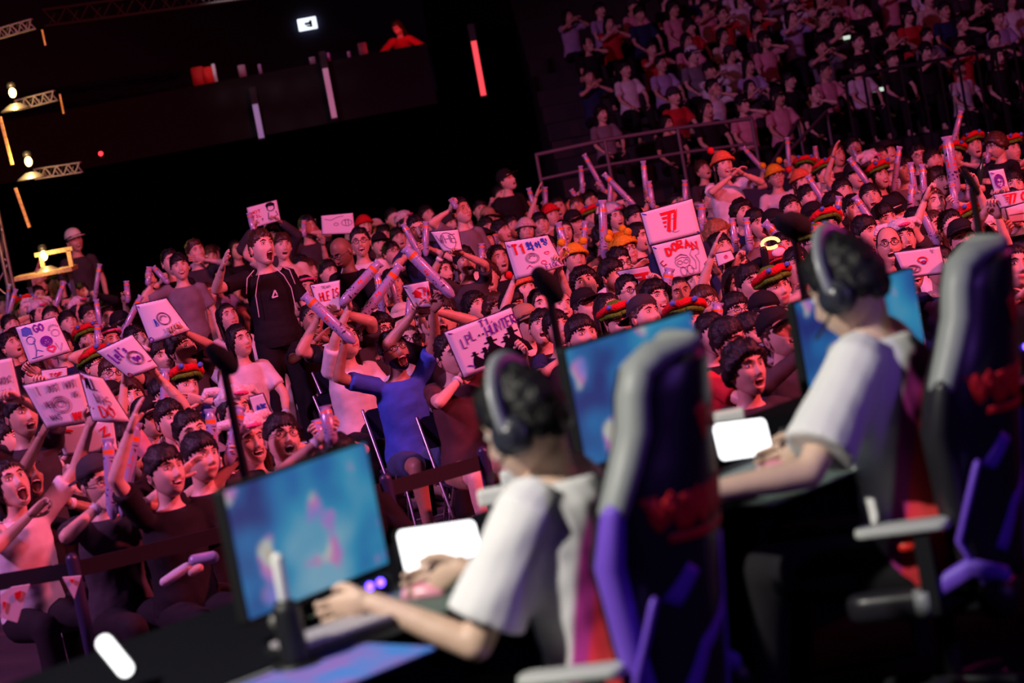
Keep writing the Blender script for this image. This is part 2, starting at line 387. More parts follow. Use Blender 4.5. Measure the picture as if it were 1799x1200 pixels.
SIT = dict(pel=(0, .02, .50), kn=[(-.13, -.40, .51), (.13, -.40, .51)], an=[(-.13, -.42, .10), (.13, -.42, .10)], sh=.98, hz=1.20)
UP = dict(pel=(0, .0, .93), kn=[(-.10, -.02, .50), (.10, -.02, .50)], an=[(-.12, .02, .09), (.12, .02, .09)], sh=1.375, hz=1.60)
CACHE = {}
def arm_ik(Sh, T, l1, l2, pole):
    v = T - Sh; d = min(v.length, (l1 + l2) * .985); u = v.normalized(); T = Sh + u * d
    a = (l1 * l1 - l2 * l2 + d * d) / (2 * d); h = math.sqrt(max(l1 * l1 - a * a, 1e-6))
    p = Vector(pole); p = (p - u * p.dot(u)); p = p.normalized() if p.length > 1e-4 else u.orthogonal()
    return Sh + u * a + p * h, T
def person(pos, yaw=0, post='s', hands=None, head=(0, 0, 0), expr='calm', skin=0, hair='short', haircol='black', hat=None, glasses=False, shirt='black',
           sleeve='short', pants='black', lean=0, side_lean=0, hk=('fist', 'fist'), beard=False, mask=False, vox=.02, seed=0, scale=1.0, key=None, label='', group=None,
           shoes=True, legs=None, extras=True, poles=None, handup=None, shrug=0, loose=0, arm=(.285, .25)):
    """pos: ground point. hands: [left, right] targets in the person's own frame (None rests); x to the person's left, -y ahead"""
    B = SIT if post == 's' else UP
    sh = B['sh'] + shrug; hz = B['hz']; ly, lx = -lean, side_lean
    ck = key and (key, post)
    pel = Vector(B['pel']); chest = Vector((lx * .6, ly * .6, sh - .10)); neck = Vector((lx, ly, sh + .045)); hc = Vector((lx * 1.12, ly * 1.15 - .025, hz))
    HR = Euler((head[1], head[2], head[0]), 'XYZ').to_matrix() * 1.07; HM = M4(HR, hc)
    shl = [Vector((.155 + lx, ly, sh)), Vector((-.155 + lx, ly, sh))]
    rest = [Vector((.15, -.33, .60)), Vector((-.15, -.33, .60))] if post == 's' else [Vector((.25, -.03, .82)), Vector((-.25, -.03, .82))]
    hands = hands or [None, None]; arms = []
    for i in (0, 1):
        sg = 1 if i == 0 else -1
        T = Vector(hands[i]) if hands[i] is not None else rest[i]
        up = T.z > sh; pole = poles[i] if poles and poles[i] else (sg * .9, .1, -.5 if up else -.6)
        S_ = shl[i].copy()
        if up: S_.z += .03
        E, Wp = arm_ik(S_, T, arm[0], arm[1], pole); arms.append((S_, E, Wp))
    if ck and ck in CACHE:
        C = CACHE[ck]
    else:
        C = {}
        b = MB()
        tor = [(pel.lerp(pel, 0) + Vector((0, 0, -.06)), .14, .11), (pel + Vector((0, 0, .02)), .165, .125), (pel.lerp(chest, .45), .135, .105), (chest, .152, .112), (neck.lerp(chest, .35), .138, .09), (neck.lerp(chest, .12), .09, .075), (neck + Vector((0, 0, .02)), .055, .055)]
        def torso(mb, g):
            R = []
            for c, a_, b_ in tor[:-1] if g else tor:
                a = np.arange(20) * 2 * pi / 20; R.append(np.stack([(a_ + g) * np.cos(a), (b_ + g) * np.sin(a), np.zeros(20)], 1) + np.array(c))
            if g: R[-1] = (R[-1] - R[-1].mean(0)) * .88 + np.array(tor[-2][0] + Vector((0, 0, .012)))
            mb.rings(R)
        torso(b, 0)
        b.tube([neck + Vector((0, 0, -.03)), HM @ Vector((0, .022, -.055))], [.058, .054], 12)
        for S_, E, Wp in arms:
            b.tube([S_, S_.lerp(E, .45), E], [.052, .046, .038], 12); b.tube([E, E.lerp(Wp, .3), Wp], [.039, .038, .025], 12)
        kn = [Vector(k) for k in (legs[0] if legs else B['kn'])]; an = [Vector(k) for k in (legs[1] if legs else B['an'])]
        for i in (0, 1):
            sg = -1 if i == 0 else 1; hp = pel + Vector((sg * .085, 0, -.02))
            b.tube([hp, hp.lerp(kn[i], .5), kn[i]], [.085, .072, .055], 12); b.tube([kn[i], kn[i].lerp(an[i], .3), an[i]], [.056, .055, .036], 12)
            if not shoes: b.tube([an[i] + Vector((0, .03, -.05)), an[i] + Vector((0, -.13, -.06))], [.04, .03], 8)
        rb = remesh(b, vox); hi = vox < .016
        hm = head_mb(expr, beard, seed, hi); rb.join(hm, HM)
        for i, (S_, E, Wp) in enumerate(arms):
            sg = 1 if i == 0 else -1; st = hk[i]; d = (Wp - E).normalized()
            if handup and handup[i]: d = Vector(handup[i]).normalized()
            inward = Vector((sg, .5, 0)) if st != 'flat' else Vector((0, .2, 1))
            Mh = M4(frame(d, inward), Wp)
            rb.join(hand_mb({'fist': 1.25, 'grip': 1.05, 'open': .18, 'relax': .5, 'flat': .3}[st], -sg, .9 if st in ('fist', 'grip') else .1, .35 if st == 'open' else 0, hi), Mh)
        C['body'] = rb.mesh('person', [SKIN[skin], LIP, MOUTH, EYE, DARK, TEETH])
        # shirt
        sm = MB(); g = .020 + loose; torso(sm, g)
        for S_, E, Wp in arms:
            if sleeve == 'none': continue
            if sleeve == 'short': sm.tube([S_ + (neck - S_) * .25, S_, S_.lerp(E, .40), S_.lerp(E, .72 + loose * 5)], [.055 + loose, .062 + loose, .061 + loose * 1.3, .066 + loose * 1.6], 14, round_=False)
            else: sm.tube([S_ + (neck - S_) * .25, S_, S_.lerp(E, .5), E], [.06, .068, .062, .055], 14); sm.tube([E, E.lerp(Wp, .5), E.lerp(Wp, .95)], [.054, .048, .040], 14, round_=False)
        rs = remesh(sm, min(vox, .018), 2); V = np.concatenate(rs.v)
        Nn = noise3(V[:, 0], V[:, 1], V[:, 2], 26, seed + 1) * .006 + noise3(V[:, 0], V[:, 1], V[:, 2], 60, seed + 2) * .003
        cc = np.array(chest); dirv = V - np.array([cc[0], cc[1], 0]); dirv[:, 2] = 0; dirv /= (np.linalg.norm(dirv, axis=1, keepdims=True) + 1e-6)
        rs.v = [V + dirv * Nn[:, None]]; C['shirt'] = rs.mesh('shirt', [CLOTH[shirt]])
        tm = MB()
        R = []
        for c, a_, b_ in ((pel + Vector((0, 0, -.075)), .13, .11), (pel, .182, .140), (pel + Vector((0, 0, .07)), .170, .130)):
            a = np.arange(18) * 2 * pi / 18; R.append(np.stack([a_ * np.cos(a), b_ * np.sin(a), np.zeros(18)], 1) + np.array(c))
        tm.rings(R)
        for i in (0, 1):
            sg = -1 if i == 0 else 1; hp = pel + Vector((sg * .085, 0, -.02))
            if pants.endswith('shorts'): tm.tube([hp, hp.lerp(kn[i], .5), hp.lerp(kn[i], .82)], [.10, .092, .088], 12, round_=False)
            else: tm.tube([hp, hp.lerp(kn[i], .5), kn[i]], [.10, .088, .072], 12); tm.tube([kn[i], kn[i].lerp(an[i], .5), kn[i].lerp(an[i], .97)], [.071, .068, .058], 12, round_=False)
        C['pants'] = remesh(tm, max(vox, .02), 2).mesh('trousers', [CLOTH[pants.replace('shorts', '')]])
        shm = []
        for i in (0, 1):
            q = MB(); a_ = an[i]; q.tube([a_ + Vector((0, .035, -.045)), a_ + Vector((0, -.05, -.05)), a_ + Vector((0, -.15, -.062))], [.040, .042, .034], 10, sq=1.0)
            V = np.concatenate(q.v); V[:, 2] = np.maximum(V[:, 2], a_.z - .09 + .0); q.v = [V]; shm.append(q)
        C['shoes'] = [q.mesh('shoe', [CLOTH['white']]) for q in shm]
        C['arms'] = arms
        if ck: CACHE[ck] = C
    def inst(me, name, m, parent, Mx=None):
        o = bpy.data.objects.new(name, me); COL.objects.link(o); o.parent = parent
        if m is not None and me.materials[0] != m: o.material_slots[0].link = 'OBJECT'; o.material_slots[0].material = m
        if Mx is not None: o.matrix_local = Mx
        return o
    root = inst(C['body'], 'person', SKIN[skin], None)
    root.location = pos; root.scale = (1, 1, 1); root.rotation_euler = (0, 0, yaw); root.scale = (scale,) * 3
    label = label if len(label.split()) <= 16 else label.replace('the ', '')
    tagset(root, label, 'person', group)
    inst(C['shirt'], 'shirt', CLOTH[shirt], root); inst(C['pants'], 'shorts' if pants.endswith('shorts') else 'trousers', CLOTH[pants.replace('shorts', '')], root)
    if shoes:
        for me in C['shoes']: inst(me, 'shoe', CLOTH['white'] if seed % 3 else CLOTH['charcoal'], root)
    if hair and hair != 'none':
        k = ('hair', hair, seed % 4)
        if k not in CACHE: CACHE[k] = hair_mb(hair, seed % 4).mesh('hair', [HAIRM['black']])
        if not (hat and hair in ('buzz', 'bald')): inst(CACHE[k], 'hair', HAIRM[haircol], root, HM if not hat else HM @ Matrix.Scale(.97, 4))
    if hat:
        k = ('hat', hat)
        if k not in CACHE: CACHE[k] = [(n, mb.mesh(n, [m])) for n, mb, m in hat_parts(hat)]
        top = None
        for n, me in CACHE[k]:
            o = inst(me, n, None, root if top is None else top, (HM @ Matrix.Scale(1.06, 4)) if top is None else None)
            if top is None: top = o
    if vox < .022:
        for i, (S_, E, Wp) in enumerate(C['arms']):
            if (seed + i) % 3 == 0 and sleeve != 'long':
                q = MB(); q.tube([Wp.lerp(E, .10), Wp.lerp(E, .20)], [.031, .033], 12, round_=False); q.build('wristband', CLOTH['white'], root)
    if glasses:
        if 'gl' not in CACHE: CACHE['gl'] = glasses_mb().mesh('glasses', [DARK])
        inst(CACHE['gl'], 'glasses', None, root, HM)
    if mask:
        if 'mk' not in CACHE: CACHE['mk'] = mask_mb().mesh('face_mask', [CLOTH['black']])
        inst(CACHE['mk'], 'face_mask', None, root, HM)
    return root, C
# ---------------------------------------------------------------- the hall
M_FLOOR = mat('hall_floor', (.07, .05, .06), .55, noise=.25, nscale=2, bump=.1); M_DRAPE = mat('black_drape', (.010, .008, .013), .95)
M_STEEL = mat('dark_steel', (.10, .09, .10), .4, metal=.6); M_BLACK = mat('black_plastic', (.012, .012, .014), .45); M_RAIL = mat('grey_rail', (.14, .12, .15), .5, metal=.2)
M_ALU = mat('aluminium', (.55, .53, .5), .35, metal=.8); M_STAGE = mat('stage_deck', (.006, .006, .010), .85, spec=.08, noise=.3, nscale=4)
def struct(mb, name, m, smooth=False): return mb.build(name, m, None, smooth, kind='structure')
def boxo(name, a, b, m): q = MB(); q.box(a, b); return struct(q, name, m)
boxo('floor', (-26, -4, -.2), (34, 60, 0), M_FLOOR)
boxo('ceiling', (-26, -4, 17), (34, 60, 17.2), M_DRAPE)
boxo('wall_back', (-26, 56, 0), (34, 56.4, 17), mat('back_wall', (.03, .025, .06), .9))
boxo('wall_left', (-26.4, -4, 0), (-26, 60, 17), M_DRAPE)
boxo('wall_right', (34, -4, 0), (34.4, 60, 17), M_DRAPE)
# raked stand: one stepped block
NROW = 17; SY0, SZ0, SDY, SDZ = 35.2, .62, .98, .27
q = MB(); prof = [(SY0 - .5, 0)]
for k in range(NROW): prof += [(SY0 + SDY * k - .5, SZ0 + SDZ * k), (SY0 + SDY * (k + 1) - .5, SZ0 + SDZ * k)]
prof += [(SY0 + SDY * NROW - .5, 0)]
q.prism(prof, 1.2, 26, 0, Matrix(((0, 0, 1, 0), (1, 0, 0, 0), (0, 1, 0, 0), (0, 0, 0, 1)))); struct(q, 'trim_raked_stand', mat('stand_deck', (.03, .025, .03), .8))
# balcony and the things on it
bz = lambda px, py, d: at(px, py, d)
a, b = at(60, 118, 40), at(740, 92, 40)
zb = (at(330, 140, 40).z + at(700, 98, 40).z) / 2
q = MB(); q.box((-13.5, 40, zb - 1.0), (-.5, 40.25, zb)); struct(q, 'trim_balcony_front', M_DRAPE)
q = MB(); q.box((-13.5, 40.25, zb - 1.0), (-.5, 50, zb - .8)); struct(q, 'trim_balcony_floor', M_DRAPE)
q = MB(); q.box((-13.5, 44.5, zb - 1), (-.5, 44.7, 12)); struct(q, 'wall_balcony', mat('balcony_wall', (.02, .02, .05), .95))
# lit exit-style sign
def oriented(px, py, d, yaw=0):
    p = at(px, py, d); return Matrix.Translation(p) @ Euler((0, 0, yaw)).to_matrix().to_4x4()
Mx = oriented(540, 42, 44.45)
e = empty('lit_sign', Mx.translation, label='small white lit sign with a dark mark high on the back wall', category='sign') if False else empty('lit_sign', Mx.translation, label='small white lit sign with a dark mark high on the back wall', cat='sign')
q = MB(); q.prism(rrect(.34, .22, .01, 2), -.03, .03, 0, Euler((pi / 2, 0, 0)).to_matrix().to_4x4()); q.build('lit_panel', mat('sign_glow', (.9, .95, 1), .5, emit=(.8, .9, 1), es=1.6), e, False)
q = MB()
for a0, a1 in (((-.05, -.02), (.09, .03)), ((.04, -.07), (.09, .06)), ((-.02, -.06), (.06, -.03))): q.box((a0[0], -.045, a0[1]), (a1[0], -.032, a1[1]))
q.build('dark_mark', M_BLACK, e, False)
# LED banners hanging below the balcony
for i, (x0, y0, x1, y1, col, es, nm) in enumerate([(448, 183, 452, 244, (.32, .17, .42), .20, 'lilac'), (571, 120, 582, 208, (.42, .12, .24), .24, 'mauve'), (832, 72, 848, 168, (.80, .05, .06), .50, 'red')]):
    p0, p1 = at(x0, y0, 39.8), at(x1, y1, 39.8)
    if i < 2: p1.x = p0.x
    e = empty('light_strip', p0, label='%s glowing vertical light strip %s' % (nm, ('with a bare black upper end, hanging from the balcony', 'hanging in the middle of the balcony front', 'standing alone in the dark right of the balcony')[i]), cat='light strip')
    L = p0.z - p1.z
    q = MB(); q.box((-.045, -.02, -L), (.045, .02, 0)); q.build('lit_tube', mat('strip_glow_%d' % i, (.2, .2, .2), .5, emit=col, es=es * 3), e, False)
    q = MB(); q.box((-.055, .02, -L - .03), (.055, .05, .28)); q.build('backing', M_BLACK, e, False)
# things on the balcony ledge
bl = at(365, 96, 40); light('SPOT', 'added_balcony_wash', (bl.x + .5, 36.8, zb + 2.4), (bl.x + 1.0, 40.1, zb + .1), (1, .75, .8), 190, .08, 42, .8)  # added spot without a fixture, brightens the things on the ledge
def ledge(name, px, w, h, col, label, cat, em=0, shape='box'):
    em = 0
    p = at(px, 100, 40.1); p.z = zb
    q = MB()
    if shape == 'bag': q.tube([(0, 0, .01), (0, 0, h * .5), (0, 0, h * .85), (0, 0, h)], [w * .5, w * .52, w * .3, w * .12], 10)
    else: q.prism(rrect(w, h, min(w, h) * .15), -.09, .09, 0, Matrix.Translation((0, 0, h / 2)) @ Euler((pi / 2, 0, 0)).to_matrix().to_4x4())
    o = q.build(name, mat('ledge_' + name + str(px), col, .6, emit=col if em else None, es=em), None, True, label=label, cat=cat); o.location = p
ledge('shopping_bag', 342, .20, .30, (.75, .05, .05), 'dull red bag on the balcony ledge, farther from the white bottle', 'bag', .25)
ledge('shopping_bag', 360, .17, .27, (.9, .03, .03), 'bright red bag on the balcony ledge beside the white bottle', 'bag', .55)
ledge('bottle', 372, .05, .30, (.8, .85, 1), 'bright white bottle beside the red bags on the balcony', 'bottle', .8)
ledge('bottle', 421, .12, .20, (.35, .18, .3), 'mauve flask on the balcony above the lilac light strip', 'bottle', .1)
ledge('bottle', 453, .05, .16, (.30, .16, .4), 'thin violet bottle on the balcony ledge', 'bottle', .1)
ledge('cup', 548, .10, .12, (.25, .15, .25), 'small grey cup on the balcony ledge above the mauve strip', 'cup', .1)
ledge('cup', 578, .04, .14, (.6, .12, .6), 'tiny magenta cup near the middle of the balcony ledge', 'cup', .2)
ledge('cup', 614, .05, .10, (.5, .3, .6), 'tiny pale cup beside the mauve pouch on the ledge', 'cup', .2)
ledge('pouch', 640, .14, .20, (.4, .15, .2), 'mauve pouch on the balcony ledge beside the leaning person', 'pouch', .1)
# trusses at the left with warm lamps
def truss(p0, p1, w=.3, name='lighting_truss', label='', m=M_ALU, n=None, col_m=None):
    p0, p1 = Vector(p0), Vector(p1); d = p1 - p0; L = d.length; n = n or max(3, int(L / (w * 1.2)))
    e = empty(name, p0, label=label, cat='truss'); R = frame(d, (0, 1, .01)).to_4x4()
    ch = MB(); br = MB()
    for i, j in ((-1, -1), (1, -1), (1, 1), (-1, 1)): ch.tube([(i * w / 2, j * w / 2, 0), (i * w / 2, j * w / 2, L)], .024 if w > .2 else .011, 8)
    cs = [(-1, -1), (1, -1), (1, 1), (-1, 1)]
    for k in range(n):
        z0, z1 = L * k / n, L * (k + 1) / n
        for c in range(4):
            a_, b_ = cs[c], cs[(c + 1) % 4]
            if k % 2: a_, b_ = b_, a_
            br.tube([(a_[0] * w / 2, a_[1] * w / 2, z0), (b_[0] * w / 2, b_[1] * w / 2, z1)], .011, 6)
    o = ch.build('chord', m, e); o.matrix_local = R; o = br.build('brace', m, e); o.matrix_local = R
    return e
truss(onz(-20, 560, 0) * 0 + Vector((at(35, 700, 30).x, 30, 0)), (at(35, 700, 30).x, 30, 11), .34, label='tall dark truss tower at the left edge of the hall')
for i, (x0, y0, x1, y1) in enumerate([(-12, 62, 58, 42), (30, 185, 97, 168), (62, 306, 142, 294)]):
    p0, p1 = at(x0, y0, 29.6), at(x1, y1, 29.6)
    truss(p0, p1, .12, m=mat('truss_grey', (.16, .14, .15), .5), label=('topmost short truss arm on the left tower', 'middle truss arm lit by a warm lamp on the left tower', 'thin lowest truss arm lit by a warm lamp')[i], n=8)
def lamp(px, py, d, label, power=22, r=.09):
    p = at(px, py, d); e = empty('work_lamp', p, label=label, cat='lamp')
    q = MB(); q.ell((0, 0, 0), (.045, .045, .06), 12, 8); q.build('bulb', mat('warm_bulb', (1, .8, .4), .5, emit=(1, .62, .22), es=9), e)
    q = MB(); q.rings([[(rr * cos(a), rr * sin(a), z) for a in np.arange(20) * pi / 10] for rr, z in ((.05, .06), (.055, .10), (.04, .13))]); q.build('cap', M_BLACK, e)
    q = MB(); q.rings([[(rr * cos(a), rr * sin(a), z) for a in np.arange(24) * pi / 12] for rr, z in ((.06, -.13), (r * 2, -.20), (r * 2, -.215), (.06, -.15))], cap=False); q.build('reflector_dish', M_ALU, e)
    light('POINT', 'work_lamp_glow', p + Vector((.0, -.25, .02)), None, (1, .62, .20), power, .05)
lamp(22, 163, 29.2, 'warm lamp glowing beside the middle truss arm', 26)
lamp(50, 284, 29.2, 'warm lamp glowing beside the thin lowest truss arm', 26)
lamp(77, 449, 28.6, 'warm lamp over a small platform at the far left', 16)
e = empty('platform', at(83, 480, 28.6), label='small wooden platform frame under the lowest warm lamp', cat='platform')
q = MB(); q.box((-.36, -.2, -.02), (.33, .25, .03)); q.build('deck', mat('raw_wood', (.55, .38, .18), .7, noise=.3), e, False)
for x in (-.03, .30): q = MB(); q.bar((x, 0, .03), (x, 0, .22), .05); q.build('post', MATS['raw_wood'], e, False)
q = MB(); q.bar((-.1, 0, .235), (.35, 0, .235), .05); q.build('top_rail', MATS['raw_wood'], e, False)
q = MB(); q.bar((-.25, .1, -.02), (-.25, .1, -e.location.z), .05); q.bar((.25, .1, -.02), (.25, .1, -e.location.z), .05); q.build('support_leg', M_STEEL, e, False)
# slanting warm lit cable ladder at the far left
for i, (x0, y0, x1, y1) in enumerate([(0, 205, 22, 290), (27, 330, 52, 400), (74, 52, 80, 80), (105, 165, 112, 200)]):
    p0, p1 = at(x0, y0, 29.0 if i < 2 else 30), at(x1, y1, 29.0 if i < 2 else 30); q = MB()
    for k in range(7):
        t = k / 7; pp = p0.lerp(p1, t); pq = p0.lerp(p1, t + .11); q.bar(pp, p0.lerp(p1, t + .135), .022 + .012 * (i < 2))
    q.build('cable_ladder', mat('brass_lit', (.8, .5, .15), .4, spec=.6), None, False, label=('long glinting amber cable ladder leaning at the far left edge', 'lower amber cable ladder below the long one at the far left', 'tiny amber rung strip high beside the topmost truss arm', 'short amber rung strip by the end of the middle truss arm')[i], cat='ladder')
q = MB(); q.ell((0, 0, 0), .03, 8, 6); o = q.build('indicator_light', mat('red_led', (1, 0, 0), .5, emit=(1, .02, .03), es=4), None, label='tiny red indicator light in the dark left of the hall', cat='light'); o.location = at(177, 270, 30)
# handrails of the ramp and the stand front
def railing(pts, name, label, m=M_RAIL, r=.022, posts=True, foot=None, mid=None):
    e = empty(name, pts[0], label=label, cat='railing'); o0 = Vector(pts[0]); P = [Vector(p) - o0 for p in pts]
    q = MB(); q.tube(P, r, 8); q.build('top_rail', m, e)
    if mid: q = MB(); q.tube([p - Vector((0, 0, mid)) for p in P], r * .8, 8); q.build('mid_rail', m, e)
    if posts:
        for p in P:
            zf = (foot if foot is not None else 0) - o0.z
            q = MB(); q.tube([p, (p.x, p.y, zf)], r * .9, 8); q.build('post', m, e)
    return e
railing([at(942, 272, 33), at(1062, 246, 33), at(1190, 225, 33), at(1320, 208, 33)], 'railing', 'grey railing with four posts along the walkway under the stands', r=.028, mid=.34)
railing([at(1312, 345, 32), at(1452, 196, 34)], 'railing', 'upper of the two slanting stair handrails', r=.026, foot=0)
railing([at(1355, 290, 32.4), at(1402, 212, 34.2)], 'railing', 'shorter slanting stair handrail nearest the red pompom hat', r=.024, foot=0)
q = MB(); p = at(1330, 330, 31.5); q.box((p.x - .28, 31.5, 0), (p.x + .42, 31.9, p.z + .25)); q.build('flight_case', mat('case_blue', (.02, .03, .08), .5), None, False, label='dark blue equipment case standing behind the red pompom hat', cat='case')
e = empty('barred_fence', (at(1490, 175, 34.2).x, 34.2, 0), label='black barred fence in front of the upper seats', cat='fence')
x0 = 0; z1 = at(1650, 105, 34.2).z
for k in range(12):
    q = MB(); q.bar((x0 + k * .27, 0, .55), (x0 + k * .27, 0, z1), .035); q.build('bar', M_BLACK, e, False)
q = MB(); q.bar((x0 - .05, 0, z1), (x0 + 3.1, 0, z1), .05); q.build('top_rail', M_BLACK, e, False)
q = MB(); q.bar((x0 - .05, 0, .55), (x0 + 3.1, 0, .55), .05); q.build('bottom_rail', M_BLACK, e, False)
for k in (0, 6, 11): q = MB(); q.bar((x0 + k * .27, 0, 0), (x0 + k * .27, 0, .55), .05); q.build('post', M_BLACK, e, False)
# overhead truss glimpsed at the top left
truss(at(80, 32, 38), at(560, -34, 38), .25, label='long overhead truss crossing above the balcony', m=mat('dull_truss', (.06, .06, .06), .5), n=24)
# ---------------------------------------------------------------- stroke lettering and drawings in unit squares
ST = {'A': '0,0 .5,1 1,0|.2,.4 .8,.4', 'B': '0,0 0,1 .7,.95 .75,.6 0,.52 .85,.45 .85,.05 0,0', 'C': '.95,.85 .5,1 .05,.7 .05,.3 .5,0 .95,.15', 'D': '0,0 0,1 .6,.9 .95,.5 .6,.08 0,0', 'E': '.9,1 0,1 0,0 .9,0|0,.5 .7,.5',
      'F': '.9,1 0,1 0,0|0,.5 .7,.5', 'G': '.95,.85 .5,1 .05,.7 .05,.3 .5,0 .95,.2 .95,.45 .55,.45', 'H': '0,0 0,1|1,0 1,1|0,.5 1,.5', 'I': '.5,0 .5,1|.2,1 .8,1|.2,0 .8,0', 'J': '.8,1 .8,.2 .5,0 .1,.15', 'K': '0,0 0,1|.9,1 0,.45 .95,0', 'L': '0,1 0,0 .85,0',
      'M': '0,0 .1,1 .5,.4 .9,1 1,0', 'N': '0,0 0,1 1,0 1,1', 'O': '.5,1 .08,.75 .05,.3 .5,0 .92,.3 .92,.75 .5,1', 'P': '0,0 0,1 .8,.9 .8,.55 0,.48', 'R': '0,0 0,1 .8,.9 .8,.55 0,.5 .9,0', 'S': '.9,.88 .5,1 .1,.8 .2,.55 .8,.45 .9,.2 .5,0 .05,.12', 'T': '0,1 1,1|.5,1 .5,0',
      'U': '0,1 .05,.2 .5,0 .95,.2 1,1', 'V': '0,1 .5,0 1,1', 'W': '0,1 .25,0 .5,.7 .75,0 1,1', 'Y': '0,1 .5,.5 1,1|.5,.5 .5,0', '1': '.2,.75 .6,1 .6,0', "'": '.5,1 .4,.75', '.': '.45,.0 .55,.05', 'e': '.1,.3 .85,.35 .7,.6 .3,.6 .1,.3 .3,0 .85,.08', 't': '.45,.9 .45,.05 .8,0|.1,.6 .85,.6', 's': '.85,.5 .4,.6 .2,.42 .8,.22 .6,0 .1,.05',
      'g': '.8,.6 .3,.65 .1,.35 .3,.05 .8,.1|.8,.6 .8,-.2 .3,-.3', 'o': '.5,.6 .1,.4 .2,.05 .6,0 .85,.3 .5,.6', ' ': ''}
HAN = {'hwa': '.1,.95 .5,.95|.0,.8 .6,.8|.3,.72 .08,.6 .3,.48 .52,.6 .3,.72|.3,.45 .3,.3|0,.27 .62,.3|.8,1 .8,0|.8,.5 1,.5', 'i': '.3,.9 .05,.5 .3,.1 .55,.5 .3,.9|.9,1 .9,0', 'ting': '.1,1 .6,1|.1,.8 .55,.8|.1,1 .1,.62 .6,.62|.85,1 .85,.5|.5,.45 .2,.25 .5,.02 .8,.25 .5,.45'}
def parse(s, x, y, w, h): return [[(x + float(a) * w, y + float(b) * h) for a, b in (p.split(',') for p in seg.split(' '))] for seg in s.split('|') if seg]
def word(t, x, y, w, h, gap=.25, rise=0, arc=0):
    n = len(t); cw = w / (n + gap * (n - 1)); out = []
    for i, c in enumerate(t):
        u = (i / (n - 1) - .5) * 2 if n > 1 else 0
        out += parse(ST.get(c, ''), x + i * cw * (1 + gap), y + rise * i + arc * (1 - u * u), cw, h)
    return out
def circ(cx, cy, rx, ry=None, a0=0, a1=360, n=18): ry = ry or rx; return [[(cx + rx * cos(math.radians(a0 + (a1 - a0) * i / n)), cy + ry * sin(math.radians(a0 + (a1 - a0) * i / n))) for i in range(n + 1)]]
def heart(cx, cy, r): return [[(cx + r * .0625 * 16 * sin(t) ** 3, cy + r * .0625 * (13 * cos(t) - 5 * cos(2 * t) - 2 * cos(3 * t) - cos(4 * t))) for t in np.linspace(0, 2 * pi, 22)]]
def tuft(cx, cy, r, n=7, seed=0):
    q = random.Random(seed); return [[(cx + r * cos(a), cy + r * sin(a)), (cx + r * 1.15 * cos(a + .2), cy + r * 1.2 * sin(a + .2)), (cx + r * .7 * cos(a + .5), cy + r * .7 * sin(a + .5))] for a in np.linspace(.3, 2.8, n)]
def face_doodle(cx, cy, r, seed=0):
    return circ(cx, cy, r) + circ(cx, cy, r * .8) + tuft(cx, cy + r * .1, r * .55, 6, seed) + circ(cx - r * .3, cy - r * .05, r * .13, n=8) + circ(cx + r * .3, cy - r * .05, r * .13, n=8) + [[(cx - r * .2, cy - r * .4), (cx, cy - r * .5), (cx + r * .2, cy - r * .4)]]
INK = {k: mat(k + '_marker', c, .7, spec=.1) for k, c in dict(red=(.80, .02, .03), blue=(.03, .10, .60), purple=(.20, .03, .42), black=(.01, .008, .012), pencil=(.22, .12, .20), pink=(.85, .06, .20), bluefill=(.10, .18, .60), maroon=(.35, .02, .05)).items()}
M_BOARD = mat('white_board', (.86, .83, .87), .55, spec=.3); M_EDGE = mat('board_edge', (.04, .02, .05), .6)
